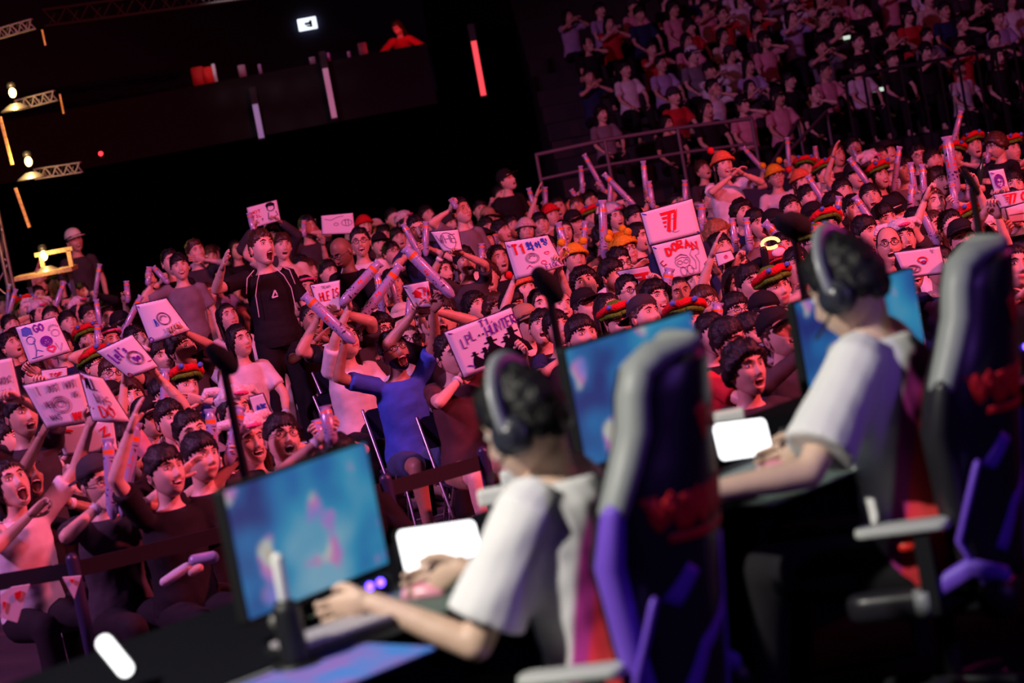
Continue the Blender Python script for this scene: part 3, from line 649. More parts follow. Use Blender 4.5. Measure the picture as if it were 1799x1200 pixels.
class Board:
    """a hand-held card through four corners, with its own thickness and bow"""
    def __init__(s, c4, d, bow=.02, name='fan_sign', label='', tilt=0, m=None, ds=None):
        ds = ds or [d + tilt, d + tilt, d - tilt, d - tilt]
        s.P = [at(x, y, dd) for (x, y), dd in zip(c4, ds)]; s.bow = bow
        s.c = sum(s.P, Vector()) / 4; s.nrm = -(s.P[1] - s.P[0]).cross(s.P[3] - s.P[0]).normalized()
        if s.nrm.y > 0: s.nrm = -s.nrm
        q = MB(); N = 10; F_ = [[s.pt(i / N, 1 - j / N, 0) - s.c for i in range(N + 1)] for j in range(N + 1)]
        Bk = [[p - s.nrm * .006 for p in r] for r in F_]; k = N + 1
        V = [tuple(p) for r in F_ for p in r] + [tuple(p) for r in Bk for p in r]; Fc = []
        for j in range(N):
            for i in range(N):
                a = j * k + i; Fc.append((a, a + k, a + k + 1, a + 1)); b = a + k * k; Fc.append((b, b + 1, b + k + 1, b + k))
        per = [i for i in range(k)] + [j * k + N for j in range(1, k)] + [N * k + i for i in range(N - 1, -1, -1)] + [j * k for j in range(N - 1, 0, -1)]
        for a, b in zip(per, per[1:] + per[:1]): Fc.append((a, b, b + k * k, a + k * k))
        s.o = MB().add(V, Fc).build(name, m or M_BOARD, None, True, label=label, cat='sign'); s.o.location = s.c
        e = MB(); e.tube([s.pt(u, v, -.003) - s.c for u, v in ([(t / 8, 1) for t in range(9)] + [(1, 1 - t / 8) for t in range(1, 9)] + [(1 - t / 8, 0) for t in range(1, 9)] + [(0, t / 8) for t in range(1, 9)])], .0045, 5, round_=False)
        e.build('dark_border', M_EDGE, s.o)
    def pt(s, u, v, off=0):
        a = s.P[3].lerp(s.P[2], u); b = s.P[0].lerp(s.P[1], u); p = a.lerp(b, v)
        return p + s.nrm * (off + s.bow * (4 * u * (1 - u)) )
    def ink(s, strokes, col='black', w=.012, name='lettering'):
        q = MB(); w *= .6 if col == 'pencil' else 1
        for k, st in enumerate(strokes):
            if len(st) < 2: continue
            D = []
            for (x0, y0), (x1, y1) in zip(st, st[1:]):
                n = max(1, int(math.hypot(x1 - x0, y1 - y0) / .12)); D += [(x0 + (x1 - x0) * i / n, y0 + (y1 - y0) * i / n) for i in range(n)]
            D.append(st[-1]); P = [s.pt(u, v, .0025) - s.c for u, v in D]
            n = len(P); L = []; R = []
            for i in range(n):
                d = (P[min(i + 1, n - 1)] - P[max(i - 1, 0)]).normalized(); sd = d.cross(s.nrm) * w * .5; L.append(P[i] + sd); R.append(P[i] - sd)
            V = [tuple(p) for p in L + R] + [tuple(p + s.nrm * .0015) for p in L + R]; Fc = []
            for i in range(n - 1): Fc += [(2 * n + i, 2 * n + i + 1, 3 * n + i + 1, 3 * n + i), (i, i + 1, 2 * n + i + 1, 2 * n + i), (n + i + 1, n + i, 3 * n + i, 3 * n + i + 1)]
            q.add(V, Fc)
        if q.n: q.build(name, INK[col], s.o, False)
        return s
    def fill(s, poly, col='black', name='drawing'):
        P = [s.pt(u, v, .003) - s.c for u, v in poly]; n = len(P)
        MB().add([tuple(p) for p in P] + [tuple(p - s.nrm * .002) for p in P], [tuple(range(n))] + [(i, (i + 1) % n, n + (i + 1) % n, n + i) for i in range(n)]).build(name, INK[col], s.o, False); return s
def t1logo(b, x, y, w, h, col='red'):
    k = .28
    def Q(pts): b.fill([(x + (a + k * c) * w, y + c * h) for a, c in pts], col, 'red_logo')
    Q([(0, 1), (.72, 1), (.72, .86), (.08, .86)]); Q([(.10, .78), (.36, .78), (.36, .66), (.18, .66)]); Q([(.16, .58), (.34, .58), (.34, .47), (.22, .47)]); Q([(.22, .38), (.34, .38), (.34, .28), (.28, .28)])
    Q([(.38, .86), (.54, .86), (.54, 0), (.38, .10)]); Q([(.62, .74), (.80, 1.0), (.80, 1.04), (.80, .12), (.66, .0), (.66, .78)])
# ---------------------------------------------------------------- signs held up in the crowd
BOARDS = []
def board(c4, d, bow=.015, label='', hold=None, **k):
    b = Board(c4, d, bow, label=label, **k); b.hold = hold; b.c4 = c4; b.d = d; BOARDS.append(b); return b
b = board([(27, 575), (97, 557), (125, 617), (52, 640)], 16.2, label='white card reading GO with a blue haired figure and a pink heart')
b.ink(word('GO', .40, .74, .24, .2), 'purple', .010).ink(circ(.58, .45, .13) + face_doodle(.58, .46, .10), 'purple', .007, 'drawing').ink(heart(.62, .22, .09), 'pink', .012, 'heart').ink(circ(.85, .6, .09) + tuft(.85, .7, .12) + [[(.75, .35), (.8, .1), (.9, .3)]], 'pencil', .003, 'drawing').ink([[(.30, .55), (.28, .3), (.2, .1)], [(.30, .3), (.42, .22)], [(.1, .12), (.38, .12)]] + circ(.24, .58, .1), 'bluefill', .004, 'drawing')
b.fill([(.08, .74), (.12, .92), (.24, .95), (.34, .88), (.34, .70), (.26, .74), (.18, .70)], 'bluefill')
b = board([(238, 535), (292, 524), (334, 580), (264, 603)], 16.3, .03, label='white card with a faint grey circle drawing and small blue figure')
b.ink(circ(.60, .50, .17) + circ(.60, .50, .15) + tuft(.60, .48, .10), 'pencil', .005, 'drawing').ink([[(.35, .55), (.33, .36), (.40, .36), (.35, .55)]], 'blue', .006, 'drawing').ink(word('NU', .46, .13, .2, .12) + word('YSI', .72, .2, .2, .1), 'pencil', .003).ink([[(.02, .95), (.07, .90), (.08, .95)]] + circ(.06, .08, .05), 'purple', .006, 'corner_mark')
b = board([(169, 617), (232, 588), (278, 644), (227, 664)], 14.2, .02, label="white card reading Let's go in purple with a round pencilled face")
b.ink(word('Let', .14, .50, .30, .30, rise=.04) + word("'s", .46, .66, .16, .2), 'purple', .010).ink(circ(.66, .44, .20) + circ(.66, .44, .17) + tuft(.66, .5, .12), 'pencil', .005, 'drawing').ink(word('go', .58, .36, .2, .18), 'purple', .008).ink([[(.86, .22), (.98, .22)]] + circ(.12, .08, .05), 'maroon', .006, 'corner_mark')
b = board([(-62, 643), (21, 628), (37, 697), (-44, 716)], 12.4, .01, label='card cut by the left edge of the photo, reading ADC in pencil')
b.ink(word('ADC', .62, .42, .28, .16) + word('ALL', .62, .14, .28, .14), 'pencil', .006)
b = board([(40, 677), (139, 656), (162, 739), (83, 753)], 12.4, .012, label='white card reading I JUST HOT over a pencilled round face')
b.ink(word('I', .17, .74, .05, .17) + word('JUST', .36, .76, .22, .14) + word('HOT', .70, .76, .19, .14) + word('NEO', .20, .45, .15, .12) + word('WAS', .18, .16, .22, .12) + word('NG', .78, .55, .10, .12), 'pencil', .005).ink(circ(.50, .46, .18) + circ(.50, .46, .14) + circ(.50, .48, .07) + tuft(.5, .45, .1), 'pencil', .004, 'drawing').ink([[(.66, .24), (.66, .08)], [(.72, .24), (.72, .08)], [(.78, .24), (.80, .08), (.84, .24)], [(.88, .22), (.93, .22), (.90, .08)], [(.64, .17), (.94, .17)]], 'red', .013)
b = board([(140, 653), (180, 664), (229, 741), (163, 739)], 12.3, .03, label='bent white card reading ALL WAS DO in dark red outline letters')
b.ink(word('ALL', .12, .68, .42, .24), 'black', .006).ink(word('WAS', .3, .40, .5, .2, rise=-.02), 'pencil', .005).ink(word('DO', .32, .10, .42, .24), 'red', .007).ink([[(.04, .86), (.12, .95)], [(.12, .86), (.04, .95)]], 'red', .010)
b = board([(95, 752), (199, 735), (207, 792), (112, 800)], 12.9, .01, label='white card half hidden under the ALL card, marked with red')
b.ink([[(.75, .7), (.85, .8), (.80, .5), (.92, .55)], [(.1, .8), (.2, .85), (.3, .8)]], 'red', .012)
b = board([(72, 651), (118, 645), (119, 664), (75, 674)], 14.4, .0, label='small pink toned card just below the GO card')
b.ink(word('TOF', .3, .35, .5, .3), 'red', .005)
b = board([(545, 501), (597, 492), (598, 545), (562, 553)], 16.6, .0, label='white card reading HLE IS in orange red capitals')
b.ink(word('HLE', .22, .42, .38, .28) + word('IS', .68, .46, .26, .28, rise=.02), 'red', .008).ink(word('TEAM', .35, .82, .3, .08) + word('FUN', .3, .15, .35, .08), 'pencil', .003).ink([[(.05, .95), (.12, .90)]], 'purple', .006, 'corner_mark')
b = board([(433, 365), (486, 351), (493, 387), (442, 401)], 25, .0, label='small far card with red writing and a dark haired portrait')
b.ink(word('HOT', .08, .62, .34, .14) + word('TIL', .12, .42, .3, .12), 'red', .008).ink(word('NEXT', .12, .2, .34, .1), 'black', .006)
b.fill([(.60, .88), (.66, .96), (.80, .98), (.90, .88), (.88, .68), (.84, .78), (.68, .80), (.64, .66)], 'black', 'portrait').ink(circ(.76, .70, .12, .14) + [[(.66, .52), (.62, .2)], [(.9, .5), (.95, .3), (.7, .22)]], 'black', .008, 'portrait')
b = board([(564, 379), (620, 374), (624, 410), (566, 412)], 25, .0, label='far card with pencilled round letters behind the dark haired man')
b.ink(circ(.78, .55, .16) + word('11', .7, .42, .16, .3) + [[(.1, .8), (.3, .72), (.5, .86), (.7, .9)]] + circ(.45, .5, .07), 'pencil', .008)
b = board([(756, 407), (805, 403), (812, 439), (779, 442)], 18.5, .02, label='grey paper with pencilled figures, lying in shade left of the sticks')
b.ink(word('WHE', .1, .4, .75, .4) + circ(.5, .5, .3, .4), 'pencil', .006)
b = board([(707, 502), (753, 493), (760, 539), (729, 541)], 15.2, .0, label='card with a solid red fish like blot and a red letter')
b.fill([(.18, .62), (.28, .66), (.42, .75), (.62, .58), (.52, .45), (.62, .34), (.40, .42), (.22, .44), (.28, .54)], 'red', 'red_blot').ink(word('PA', .72, .45, .26, .35), 'red', .006).ink(circ(.6, .5, .28, .3, -90, 120), 'pink', .007, 'ring').ink([[(.02, .92), (.1, .88)]], 'purple', .006, 'corner_mark')
b = board([(886, 425), (962, 413), (991, 467), (906, 491)], 17.2, .03, label='bowed white card reading T1 in red with blue Korean letters')
b.ink(word('T1', .12, .62, .27, .26), 'red', .016).ink(parse(HAN['hwa'], .44, .64, .15, .26) + parse(HAN['i'], .63, .68, .11, .20) + parse(HAN['ting'], .79, .72, .14, .20), 'blue', .010).ink(circ(.47, .45, .14) + circ(.47, .45, .11) + tuft(.47, .45, .07), 'pencil', .004, 'drawing').ink(heart(.80, .50, .05), 'pink', .005, 'heart').ink(circ(.66, .26, .05) + [[(.28, .2), (.36, .28), (.42, .2)]], 'pink', .005, 'drawing').ink(word('FIGK', .66, .06, .26, .12), 'purple', .004).ink([[(.03, .90), (.09, .84)], [(.95, .14), (.99, .06)]], 'purple', .008, 'corner_mark')
b = board([(780, 584), (898, 540), (928, 622), (815, 664)], 14.3, .01, label='card reading T1 LPL HUNTER over black silhouettes of hatted figures')
b.ink(word('T1', .50, .84, .14, .13, rise=.01) + [[(.67, .86), (.68, .88)]], 'purple', .007).ink(word('LPL', .17, .50 + .06, .22, .20, rise=.045), 'purple', .006).ink([[(.43, .70), (.45, .70)], [(.49, .70), (.51, .70)]], 'black', .012).ink(word('HUNTER', .55, .62, .46, .20, rise=.012), 'purple', .007).ink([[(.04, .95), (.1, .92)]] + circ(.12, .1, .1, .1, 90, 10), 'purple', .006, 'corner_mark')
def hatfig(cx, by, s, lean=0):
    b.fill([(cx - .5 * s, by), (cx - .42 * s, by + .55 * s), (cx - .20 * s + lean, by + 1.0 * s), (cx - .10 * s + lean, by + 1.15 * s), (cx + .12 * s + lean, by + 1.15 * s), (cx + .20 * s + lean, by + .98 * s), (cx + .45 * s, by + .5 * s), (cx + .55 * s, by)], 'black', 'silhouette')
    b.fill([(cx - .28 * s + lean, by + 1.28 * s), (cx + .28 * s + lean, by + 1.28 * s), (cx + .28 * s + lean, by + 1.36 * s), (cx + .12 * s + lean, by + 1.36 * s), (cx + .10 * s + lean, by + 1.62 * s), (cx - .12 * s + lean, by + 1.62 * s), (cx - .12 * s + lean, by + 1.36 * s), (cx - .28 * s + lean, by + 1.36 * s)], 'black', 'silhouette')
    b.fill([(cx - .10 * s + lean, by + 1.13 * s), (cx + .10 * s + lean, by + 1.13 * s), (cx + .11 * s + lean, by + 1.3 * s), (cx - .11 * s + lean, by + 1.3 * s)], 'black', 'silhouette')
for a_ in ((.30, .10, .20, -.02), (.47, .05, .24, -.03), (.60, .06, .34, -.04), (.76, .02, .30, .02), (.90, .06, .36, -.02)): hatfig(*a_)
b = board([(1125, 374), (1216, 349), (1231, 409), (1141, 431)], 17.0, .005, label='white card with a big red winged T1 logo')
b.ink([[(.02, .96), (.10, .90)], [(.94, .06), (.99, .02)]], 'blue', .007, 'corner_mark').ink(circ(.56, .40, .12, .2, 60, 300), 'pencil', .003, 'drawing'); t1logo(b, .22, .22, .42, .62)
b = board([(1144, 432), (1230, 411), (1250, 476), (1166, 495)], 17.0, .005, label='white card reading DORAN in red over a pencilled squirrel in glasses')
b.ink(word('DORAN', .25, .64, .62, .21, gap=.3, arc=.12), 'red', .017).ink([[(.13, .55), (.06, .50), (.10, .40), (.17, .44)]], 'maroon', .009).ink(circ(.50, .42, .15, .17) + circ(.44, .40, .05) + circ(.57, .40, .05) + [[(.38, .48), (.5, .53), (.62, .48)]] + [[(.36, .54), (.5, .62), (.62, .54)]] + circ(.46, .16, .06, .12) + circ(.60, .16, .06, .12) + [[(.62, .2), (.72, .15), (.75, .35), (.68, .55), (.74, .68), (.88, .66), (.86, .52), (.78, .50), (.82, .30), (.76, .06)]], 'pencil', .004, 'drawing').ink([[(.02, .95), (.08, .90)], [(.90, .06), (.99, .12)]], 'blue', .009, 'corner_mark')
b = board([(1083, 477), (1139, 467), (1156, 503), (1110, 513)], 17.4, .0, label='lower card with only the top of a red winged T showing')
t1logo(b, .20, -.25, .72, 1.0)
b = board([(1256, 446), (1284, 440), (1291, 455), (1262, 468)], 16.4, .01, label='small crumpled pink printed slip held up beside the DORAN card')
b.ink(word('OZ', .5, .4, .35, .3), 'pink', .008)
b = board([(1736, 300), (1763, 296), (1774, 336), (1748, 341)], 14.6, .01, label='upper right card with blue pencil faces beside the black clad worker')
b.ink(face_doodle(.5, .5, .3) + [[(.1, .9), (.3, .85)]], 'purple', .005, 'drawing')
b = board([(1745, 342), (1803, 332), (1803, 354), (1757, 366)], 14.5, .02, label='card with bold red winged T1 logo at the right edge')
t1logo(b, .10, .1, .55, .8); b.ink(word('C', .82, .2, .14, .6), 'red', .012)
b = board([(1766, 366), (1806, 354), (1806, 388), (1773, 391)], 14.6, .0, label='plain back of a card under the red logo card')
b.ink([[(.1, .5), (.9, .45)]], 'pencil', .004)
b = board([(1570, 444), (1651, 433), (1662, 480), (1590, 488)], 14.6, .0, label='card with orange and blue scribbles behind the black cap man')
b.ink(circ(.55, .6, .1), 'red', .007, 'drawing').ink(circ(.56, .5, .05), 'blue', .006, 'drawing').ink([[(.78, .95), (.82, .8), (.84, .95)]] + face_doodle(.3, .3, .15), 'pencil', .005, 'drawing')
b = board([(1314, 606), (1356, 600), (1361, 636), (1339, 650)], 12.6, .0, label='lilac card with black Korean letters above the man gazing up')
b.ink(parse(HAN['hwa'], .5, .3, .35, .55) + [[(.12, .75), (.35, .2)]], 'black', .009)
b = board([(1364, 600), (1402, 592), (1404, 632), (1364, 640)], 12.7, .0, label='dim card reading HE beside the dark stand and blue monitor')
b.ink(word('HE', .5, .45, .4, .35), 'black', .009).ink(word('BT', .5, .1, .35, .2), 'red', .008)
b = board([(437, 698), (462, 691), (477, 727), (447, 728)], 12.9, .0, label='card corner reading AIE in blue behind the white plush hats')
b.ink(word('AIE', .25, .1, .7, .4), 'blue', .009)

# ---------------------------------------------------------------- the audience, one line each: head pixel, seated/up, hair or hat, shirt, expression, options
HC = dict(sh='short', fr='fringe', cu='curly', lo='long', bo='bob', bz='buzz', bd='bald', bn='bun')
LIST = """66 545 s poro-lo white open b|45 544 s burger-sh white open|68 553 s poro-lo white calm|136 548 s poro-lo pink smile up|157 557 s fr navy calm g|189 562 s lo black smile|157 600 s burger-sh black calm|193 604 s band-sh navy calm|67 503 s creambeanie-fr grey open
92 500 s burger-sh white calm arm|67 522 s sh grey calm|144 517 s fr black calm|168 645 s burger-fr black calm g|196 660 s fr black open g|283 628 s fr brown calm clap|18 609 s sh black open|30 603 s cap-sh grey calm|60 663 s fr black calm|316 470 u fr grey smile c1|300 462 u sh black calm
344 443 u sh charcoal calm|369 452 u fr black calm|362 474 u beanie-lo black open|379 495 u lo pink calm|131 424 u whitecap-sh charcoal calm|20 852 s bo white shout clap c2|52 833 s bz black shout k3 clap c3|112 815 s fr tan calm|160 797 s bz black grin k4 arm|174 850 s backcap-sh charcoal grin g clap c4
261 738 s cap-lo black calm c5 clap|324 684 s burger-fr blue calm mouth c6|338 765 s sh black calm|352 806 s fr black calm ear c7|107 777 s tancap-fr tan calm|10 745 s fr white calm arm|12 775 s fr white calm|411 726 s poro-bo grey smile|440 778 s poro-lo white grin c8|496 772 s fr charcoal open g k0 c9
415 441 u lo black calm|375 450 u cu black calm|362 520 s lo white calm|496 434 u fr cream calm|488 449 u poro-fr white calm|539 443 u cap-sh black calm|530 470 u fr black calm|541 478 s fr charcoal calm|633 427 u sh white grin g c10 k1|576 480 s fr navy smile|640 399 u pinkbeanie-fr black calm
662 405 u whitecap-lo grey open g|711 393 u poro-lo white calm|667 432 u cap-fr black open|688 447 u fr black calm g|674 416 u fr brown calm|548 563 s bn black calm k3|538 510 s band-sh navy calm|600 566 s fr white smile|710 566 s bucket-lo white calm g c11|668 585 s cu charcoal calm g
662 552 s fr grey calm|739 548 s fr brown calm|719 606 s bn white open g|693 619 s sh blue shout g k3 B c12|752 561 s fr navy open mouth|733 405 u sh navy calm c13|793 626 s sh brown calm k2 c14|606 600 s lo white calm c15
812 462 u band-sh black open|817 394 u fr grey calm|844 371 u sh charcoal open|876 374 u sh black calm|905 358 u sh black calm|926 367 u lo white open|981 367 u sh pink open|1037 354 u fr black open|1015 366 u fr black open|855 403 u fr white grin|880 408 u fr black calm|857 386 u tancap-sh black calm|924 407 u creambeanie-lo black calm
1010 394 u cap-sh charcoal calm|1038 388 u burger-fr black open|1080 383 u poro-lo pink calm|968 380 u pinkbeanie-fr pink calm|821 416 u whitecap-lo white calm|853 426 u cap-lo black calm|772 396 u fr black calm|810 372 u sh grey calm|875 458 u sh black calm k1|857 488 s cu black open k1|839 504 s bd charcoal calm
808 536 s lo red calm g|835 542 s cu navy calm|872 545 s cu black calm k1|950 537 s lo black shout c16|922 512 s redpom-lo black calm|986 543 s bd navy calm|1028 502 s cu red shout up c17|1010 458 u yellow-fr black calm|1094 438 u yellow-fr black calm|1087 465 u sh white calm g|1075 486 s fr black calm|1104 515 s sh navy shout g c18
1069 550 s lo black smile|1088 567 s burger-fr black calm|952 577 s fr black calm|980 580 s fr navy calm|1022 594 s fr black calm|925 571 s tancap-fr cream smile|1030 543 s cap-sh black calm|1304 378 u cu navy open|1261 417 u cu charcoal calm g k2|1266 441 s fr navy smile|1120 417 u lo black calm|1100 444 u yellow-fr charcoal calm g
1144 523 s fr black calm|1152 528 s cu lilac calm|1225 500 s sh navy smile k2 c19|1293 503 s lo black grin arm c20|1298 474 s lo white grin c21|1369 470 s redcap-sh white calm mouth g c22|1361 508 s burger-fr green calm b|1376 440 u fr black smile|1430 430 u burger-fr black calm g|1240 537 s fr black calm g c23|1293 550 s fr black calm g c24
1344 556 s cap-sh black calm|1320 590 s fr black calm c25|1207 566 s burger-bz black calm B k2 clap c26|1188 590 s fr black calm|1133 560 s backcap-sh black calm|1194 517 s bz tan calm k3|1432 386 u cap-sh charcoal open|1416 300 u burger-fr white calm|1448 306 u burger-fr charcoal calm|1502 312 u cap-fr grey calm|1544 311 u burger-lo black calm
1530 291 u poro-lo pink calm|1546 278 u fr white open|1614 276 u sh black calm g|1408 321 u redpom-lo pink open|1435 400 s fr black calm|1453 404 s burger-fr black calm|1427 430 s burger-fr black calm g|1554 388 s fr black smile|1586 424 s poro-fr black open c27|1610 395 s fr black calm g|1672 403 s sh charcoal open g arms c28|1648 320 u fr grey calm
1708 395 s burger-lo grey calm|1735 410 s fr-white lilac calm|1785 411 s hood-lo black calm m c29|1743 448 s fr black calm|1736 466 s fr black calm|1783 472 s lo black calm|1600 476 s cap-sh white grin g c30|1562 432 s bd white calm g|1571 378 u cap-sh white calm|1693 424 s cap-fr navy calm|1711 258 u burger-fr black calm|1270 292 u redpom-lo white calm phone F c31
1363 311 u yellow-fr white calm g c32|1310 650 s cu charcoal open c33|1480 340 u fr black calm|1390 285 u fr charcoal calm|1640 285 u fr black calm|1590 300 u fr grey calm|1470 275 u sh black calm|1330 395 u fr black calm|1360 400 u cap-fr grey calm|1200 440 u lo black calm|1235 300 u fr charcoal calm|1775 265 u burger-fr black calm
540 400 u fr charcoal calm|700 420 u fr navy calm|760 450 u fr black calm|775 480 u lo brown calm|650 480 u fr black calm|610 500 s fr black calm|690 500 s fr navy calm|740 470 u cap-fr black calm|780 560 s lo black calm|900 540 s fr black calm|905 570 s cap-fr charcoal calm|1060 420 u fr black calm|1160 400 u fr charcoal calm|960 440 u fr black calm
240 600 s fr black calm|215 575 s cap-fr charcoal calm|110 610 s fr navy calm|90 560 s fr pink calm|120 570 s fr black calm|230 700 s fr tan calm|200 710 s cap-fr black calm|140 700 s fr black calm|290 700 s fr black calm|300 740 s fr pink calm|215 780 s fr brown calm|290 830 s fr black calm|600 815 s fr black calm|5 690 s fr black calm
400 560 s lo white calm|420 600 s lo white calm|1250 480 s fr black calm|1320 500 s fr white calm|1400 470 s fr white smile clap|1500 370 s fr black calm|1520 410 s fr charcoal calm|1640 400 s lo black calm|1700 470 s cu charcoal calm|1650 470 s fr navy calm|1280 600 s fr red calm|1250 590 s fr black calm|1370 590 s cap-sh charcoal calm
1500 260 u fr black calm|1560 270 u cap-sh charcoal calm|1675 275 u burger-fr black calm|1780 330 u fr navy calm|1420 350 u fr grey calm|1390 370 u fr white calm|1465 365 u fr black calm|1640 360 u lo white calm|1530 350 u fr white calm|1190 360 u fr black calm|1250 350 u fr grey calm|1060 385 u lo white calm|1115 385 u fr black calm|1290 345 u fr black calm
880 345 u fr charcoal calm|890 318 u cap-sh black calm|950 395 u fr black calm|990 410 u lo charcoal calm|900 400 u fr black calm|790 395 u beanie-fr black calm|750 380 u fr grey calm|690 385 u fr black calm|610 395 u fr black calm|5 540 s fr white calm|20 575 s fr black calm"""
DESC = {'c1': 'long haired person in plain grey T-shirt standing dimly before the dark', 'c2': 'laughing person in a white jersey clapping at the very left edge', 'c3': 'shouting person with shaved hair behind the laughing one in white jersey',
 'c4': 'grinning person in glasses and backward cap clasping two lilac inflatable sticks', 'c5': 'person in black cap bearing a small white figure, hands together', 'c6': 'person in blue T-shirt and green plush hat with hand at face',
 'c7': 'person in black T-shirt holding an open hand beside the ear', 'c8': 'laughing long haired person in a white plush hat with pink snout', 'c9': 'person with big black hair and thick glasses above the near monitor', 'c10': 'smiling person in glasses and white jersey standing behind the bald guard',
 'c11': 'person in a cream bucket hat and white top gazing up', 'c12': 'bearded shouting person in blue jersey reaching an inflatable stick high', 'c13': 'tall person in navy shirt standing behind two upright sticks', 'c14': 'seated person in brown T-shirt and shorts beside the hunter card',
 'c15': 'front row person in white blouse and black trousers on folding chair', 'c16': 'long haired laughing person in black under the Korean card', 'c17': 'shouting person in red top with both arms up holding the Korean card', 'c18': 'shouting person in glasses just below the red winged T card',
 'c19': 'smiling person with combed dark hair right below the DORAN card', 'c20': 'smiling long haired person raising the crumpled pink slip', 'c21': 'grinning long haired person directly behind the crumpled slip', 'c22': 'person in red and white cap covering mouth with a hand',
 'c23': 'person with bowl cut and round glasses behind an upright stick', 'c24': 'person with wavy parted hair and glasses near the dark stand', 'c25': 'person with short hair in profile beside the lilac Korean card', 'c26': 'bearded person in green plush hat with hands clasped',
 'c27': 'head tilted person wearing white plush hat with pink snout', 'c28': 'person in glasses raising both arms with the fat upright stick', 'c29': 'masked person in a golden hood at the right edge', 'c30': 'grinning person in black cap and glasses between the two players',
 'c31': 'person in white sleeves and red pompom hat standing before the blue case', 'c32': 'person in bright yellow beanie and pale jacket raising a stick', 'c33': 'curly haired person gazing up nearest the stage below the lilac card'}
HOLD = {'clap': [(.05, -.26, 1.04), (-.04, -.27, 1.06)], 'mouth': [(.03, -.16, 1.12), None], 'ear': [None, (-.20, -.15, 1.16)], 'up': [(.17, .0, 1.42), (-.17, .0, 1.42)], 'arm': [None, (-.20, -.16, 1.46)], 'arms': [(.18, -.16, 1.48), (-.20, -.12, 1.46)], 'phone': [(.05, -.32, 1.12), (-.05, -.32, 1.12)]}
PEOPLE = []
R_ = random.Random(11)
for row in LIST.replace('\n', '|').split('|'):
    t = row.split(); x, y = int(t[0]), int(t[1]); post = t[2]; hp = t[3]; hat = None; hc = 'black'
    if '-' in hp:
        a_, b_ = hp.split('-')
        if b_ == 'white': hair = 'fringe'; hc = 'white'
        else: hat, hair = a_, HC[b_]
    else: hair = HC[hp]
    p = dict(x=x, y=y, post=post, hair=hair, hat=hat, hc=hc if R_.random() < .9 else 'brown', shirt=t[4], expr=t[5], g=0, skin=R_.choice([0, 0, 1, 2, 2]), opts=t[6:], hands=[None, None], seed=R_.randrange(1000), lab=None, beard=0, mask=0, own=True)
    if p['expr'] == 'calm': p['expr'] = R_.choice(['calm', 'calm', 'open', 'smile', 'grin'])
    for o in t[6:]:
        if o == 'g': p['g'] = 1
        elif o == 'B': p['beard'] = 1
        elif o == 'm': p['mask'] = 1
        elif o == 'F': p['fixed'] = 1
        elif o in HOLD: p['pose'] = o
        elif o[0] == 'k': p['skin'] = int(o[1])
        elif o[0] == 'c' and o[1:].isdigit(): p['lab'] = DESC[o]
    if p['hair'] == 'curly' and x == 1261: p['hc'] = 'blond'
    if 'pose' not in p and p['lab'] is None and R_.random() < .28: p['pose'] = R_.choice(['clap', 'clap', 'arm', 'mouth', 'phone', 'clap'])
    PEOPLE.append(p)
KEEPUP = {316, 300, 344, 733, 633, 575, 1270, 810, 890, 131, 540, 496}
for p in PEOPLE:
    if p['post'] == 'u' and p['x'] not in KEEPUP: p['post'] = 's'
    v = ray(p['x'], p['y']); z = 1.20 if p['post'] == 's' else 1.60
    
    p['z'] = z; p['Y'] = min((z - CAMZ) / v.z * v.y, 31) if v.z < -.01 else 31
def gp(p): return at(p['x'], p['y'], p['Y'])
# keep bodies apart by sliding the farther one along its own line of sight
for it in range(60):
    mv = 0
    order = sorted(PEOPLE, key=lambda p: p['Y'])
    for i, a_ in enumerate(order):
        for b_ in order[i + 1:]:
            if b_['Y'] - a_['Y'] > .6: break
            A, B_ = gp(a_), gp(b_); dx, dy = (A.x - B_.x) / .46, (A.y - B_.y) / .42; dd = math.hypot(dx, dy)
            if dd < 1: b_['Y'] += (1 - dd) * .20; mv += 1
    if not mv: break
def frame_of(p):
    h = gp(p)
    if p['post'] == 's' and h.z > 1.42: p['post'] = 'u'
    if p['post'] == 'u' and h.z < 1.22: p['post'] = 's'
    base = 1.20 if p['post'] == 's' else 1.60; sc = h.z / base
    if sc > 1.13: p['lift'] = h.z - base * 1.05; sc = 1.05
    else: p['lift'] = 0
    p['sc'] = max(.80, sc); p['yaw'] = p.get('yaw', math.radians(6 + p['seed'] % 30)) - h.x / h.y
    p['root'] = Vector((h.x, h.y, p['lift']))
    return p
for p in PEOPLE: frame_of(p)
def tolocal(p, w): v = Matrix.Rotation(-p['yaw'], 3, 'Z') @ (Vector(w) - p['root']); return v / p['sc']
def shoulder(p, i): s = (SIT if p['post'] == 's' else UP)['sh']; sg = 1 if i == 0 else -1; return p['root'] + Matrix.Rotation(p['yaw'], 3, 'Z') @ Vector((.155 * sg, 0, s)) * p['sc']
def grab(w, hint=None, maxr=.60):
    """the free arm nearest to a world point"""
    best = None
    if (x0, y0) in FORCE:
        fx, fi = FORCE[(x0, y0)]; best = (0, [p for p in PEOPLE if p['x'] == fx][0], fi)
    for p in PEOPLE:
        if p.get('fixed') or (x0, y0) in FORCE: continue
        for i in (0, 1):
            if p['hands'][i] is not None: continue
            s = shoulder(p, i); d = (s - w).length
            if d < maxr * p['sc'] and s.y > w.y - .05:
                c = d + (.2 if s.z > w.z else 0)
                if best is None or c < best[0]: best = (c, p, i)
    return best
FORCE = {(618, 598): (693, 1), (792, 517): (693, 0), (602, 532): (606, 1), (629, 568): (668, 1), (198, 905): (174, 1), (216, 899): (174, 0)}
for p in PEOPLE:
    if p['x'] in (693, 606, 668, 174): p['fixed'] = 1; p.pop('pose', None)
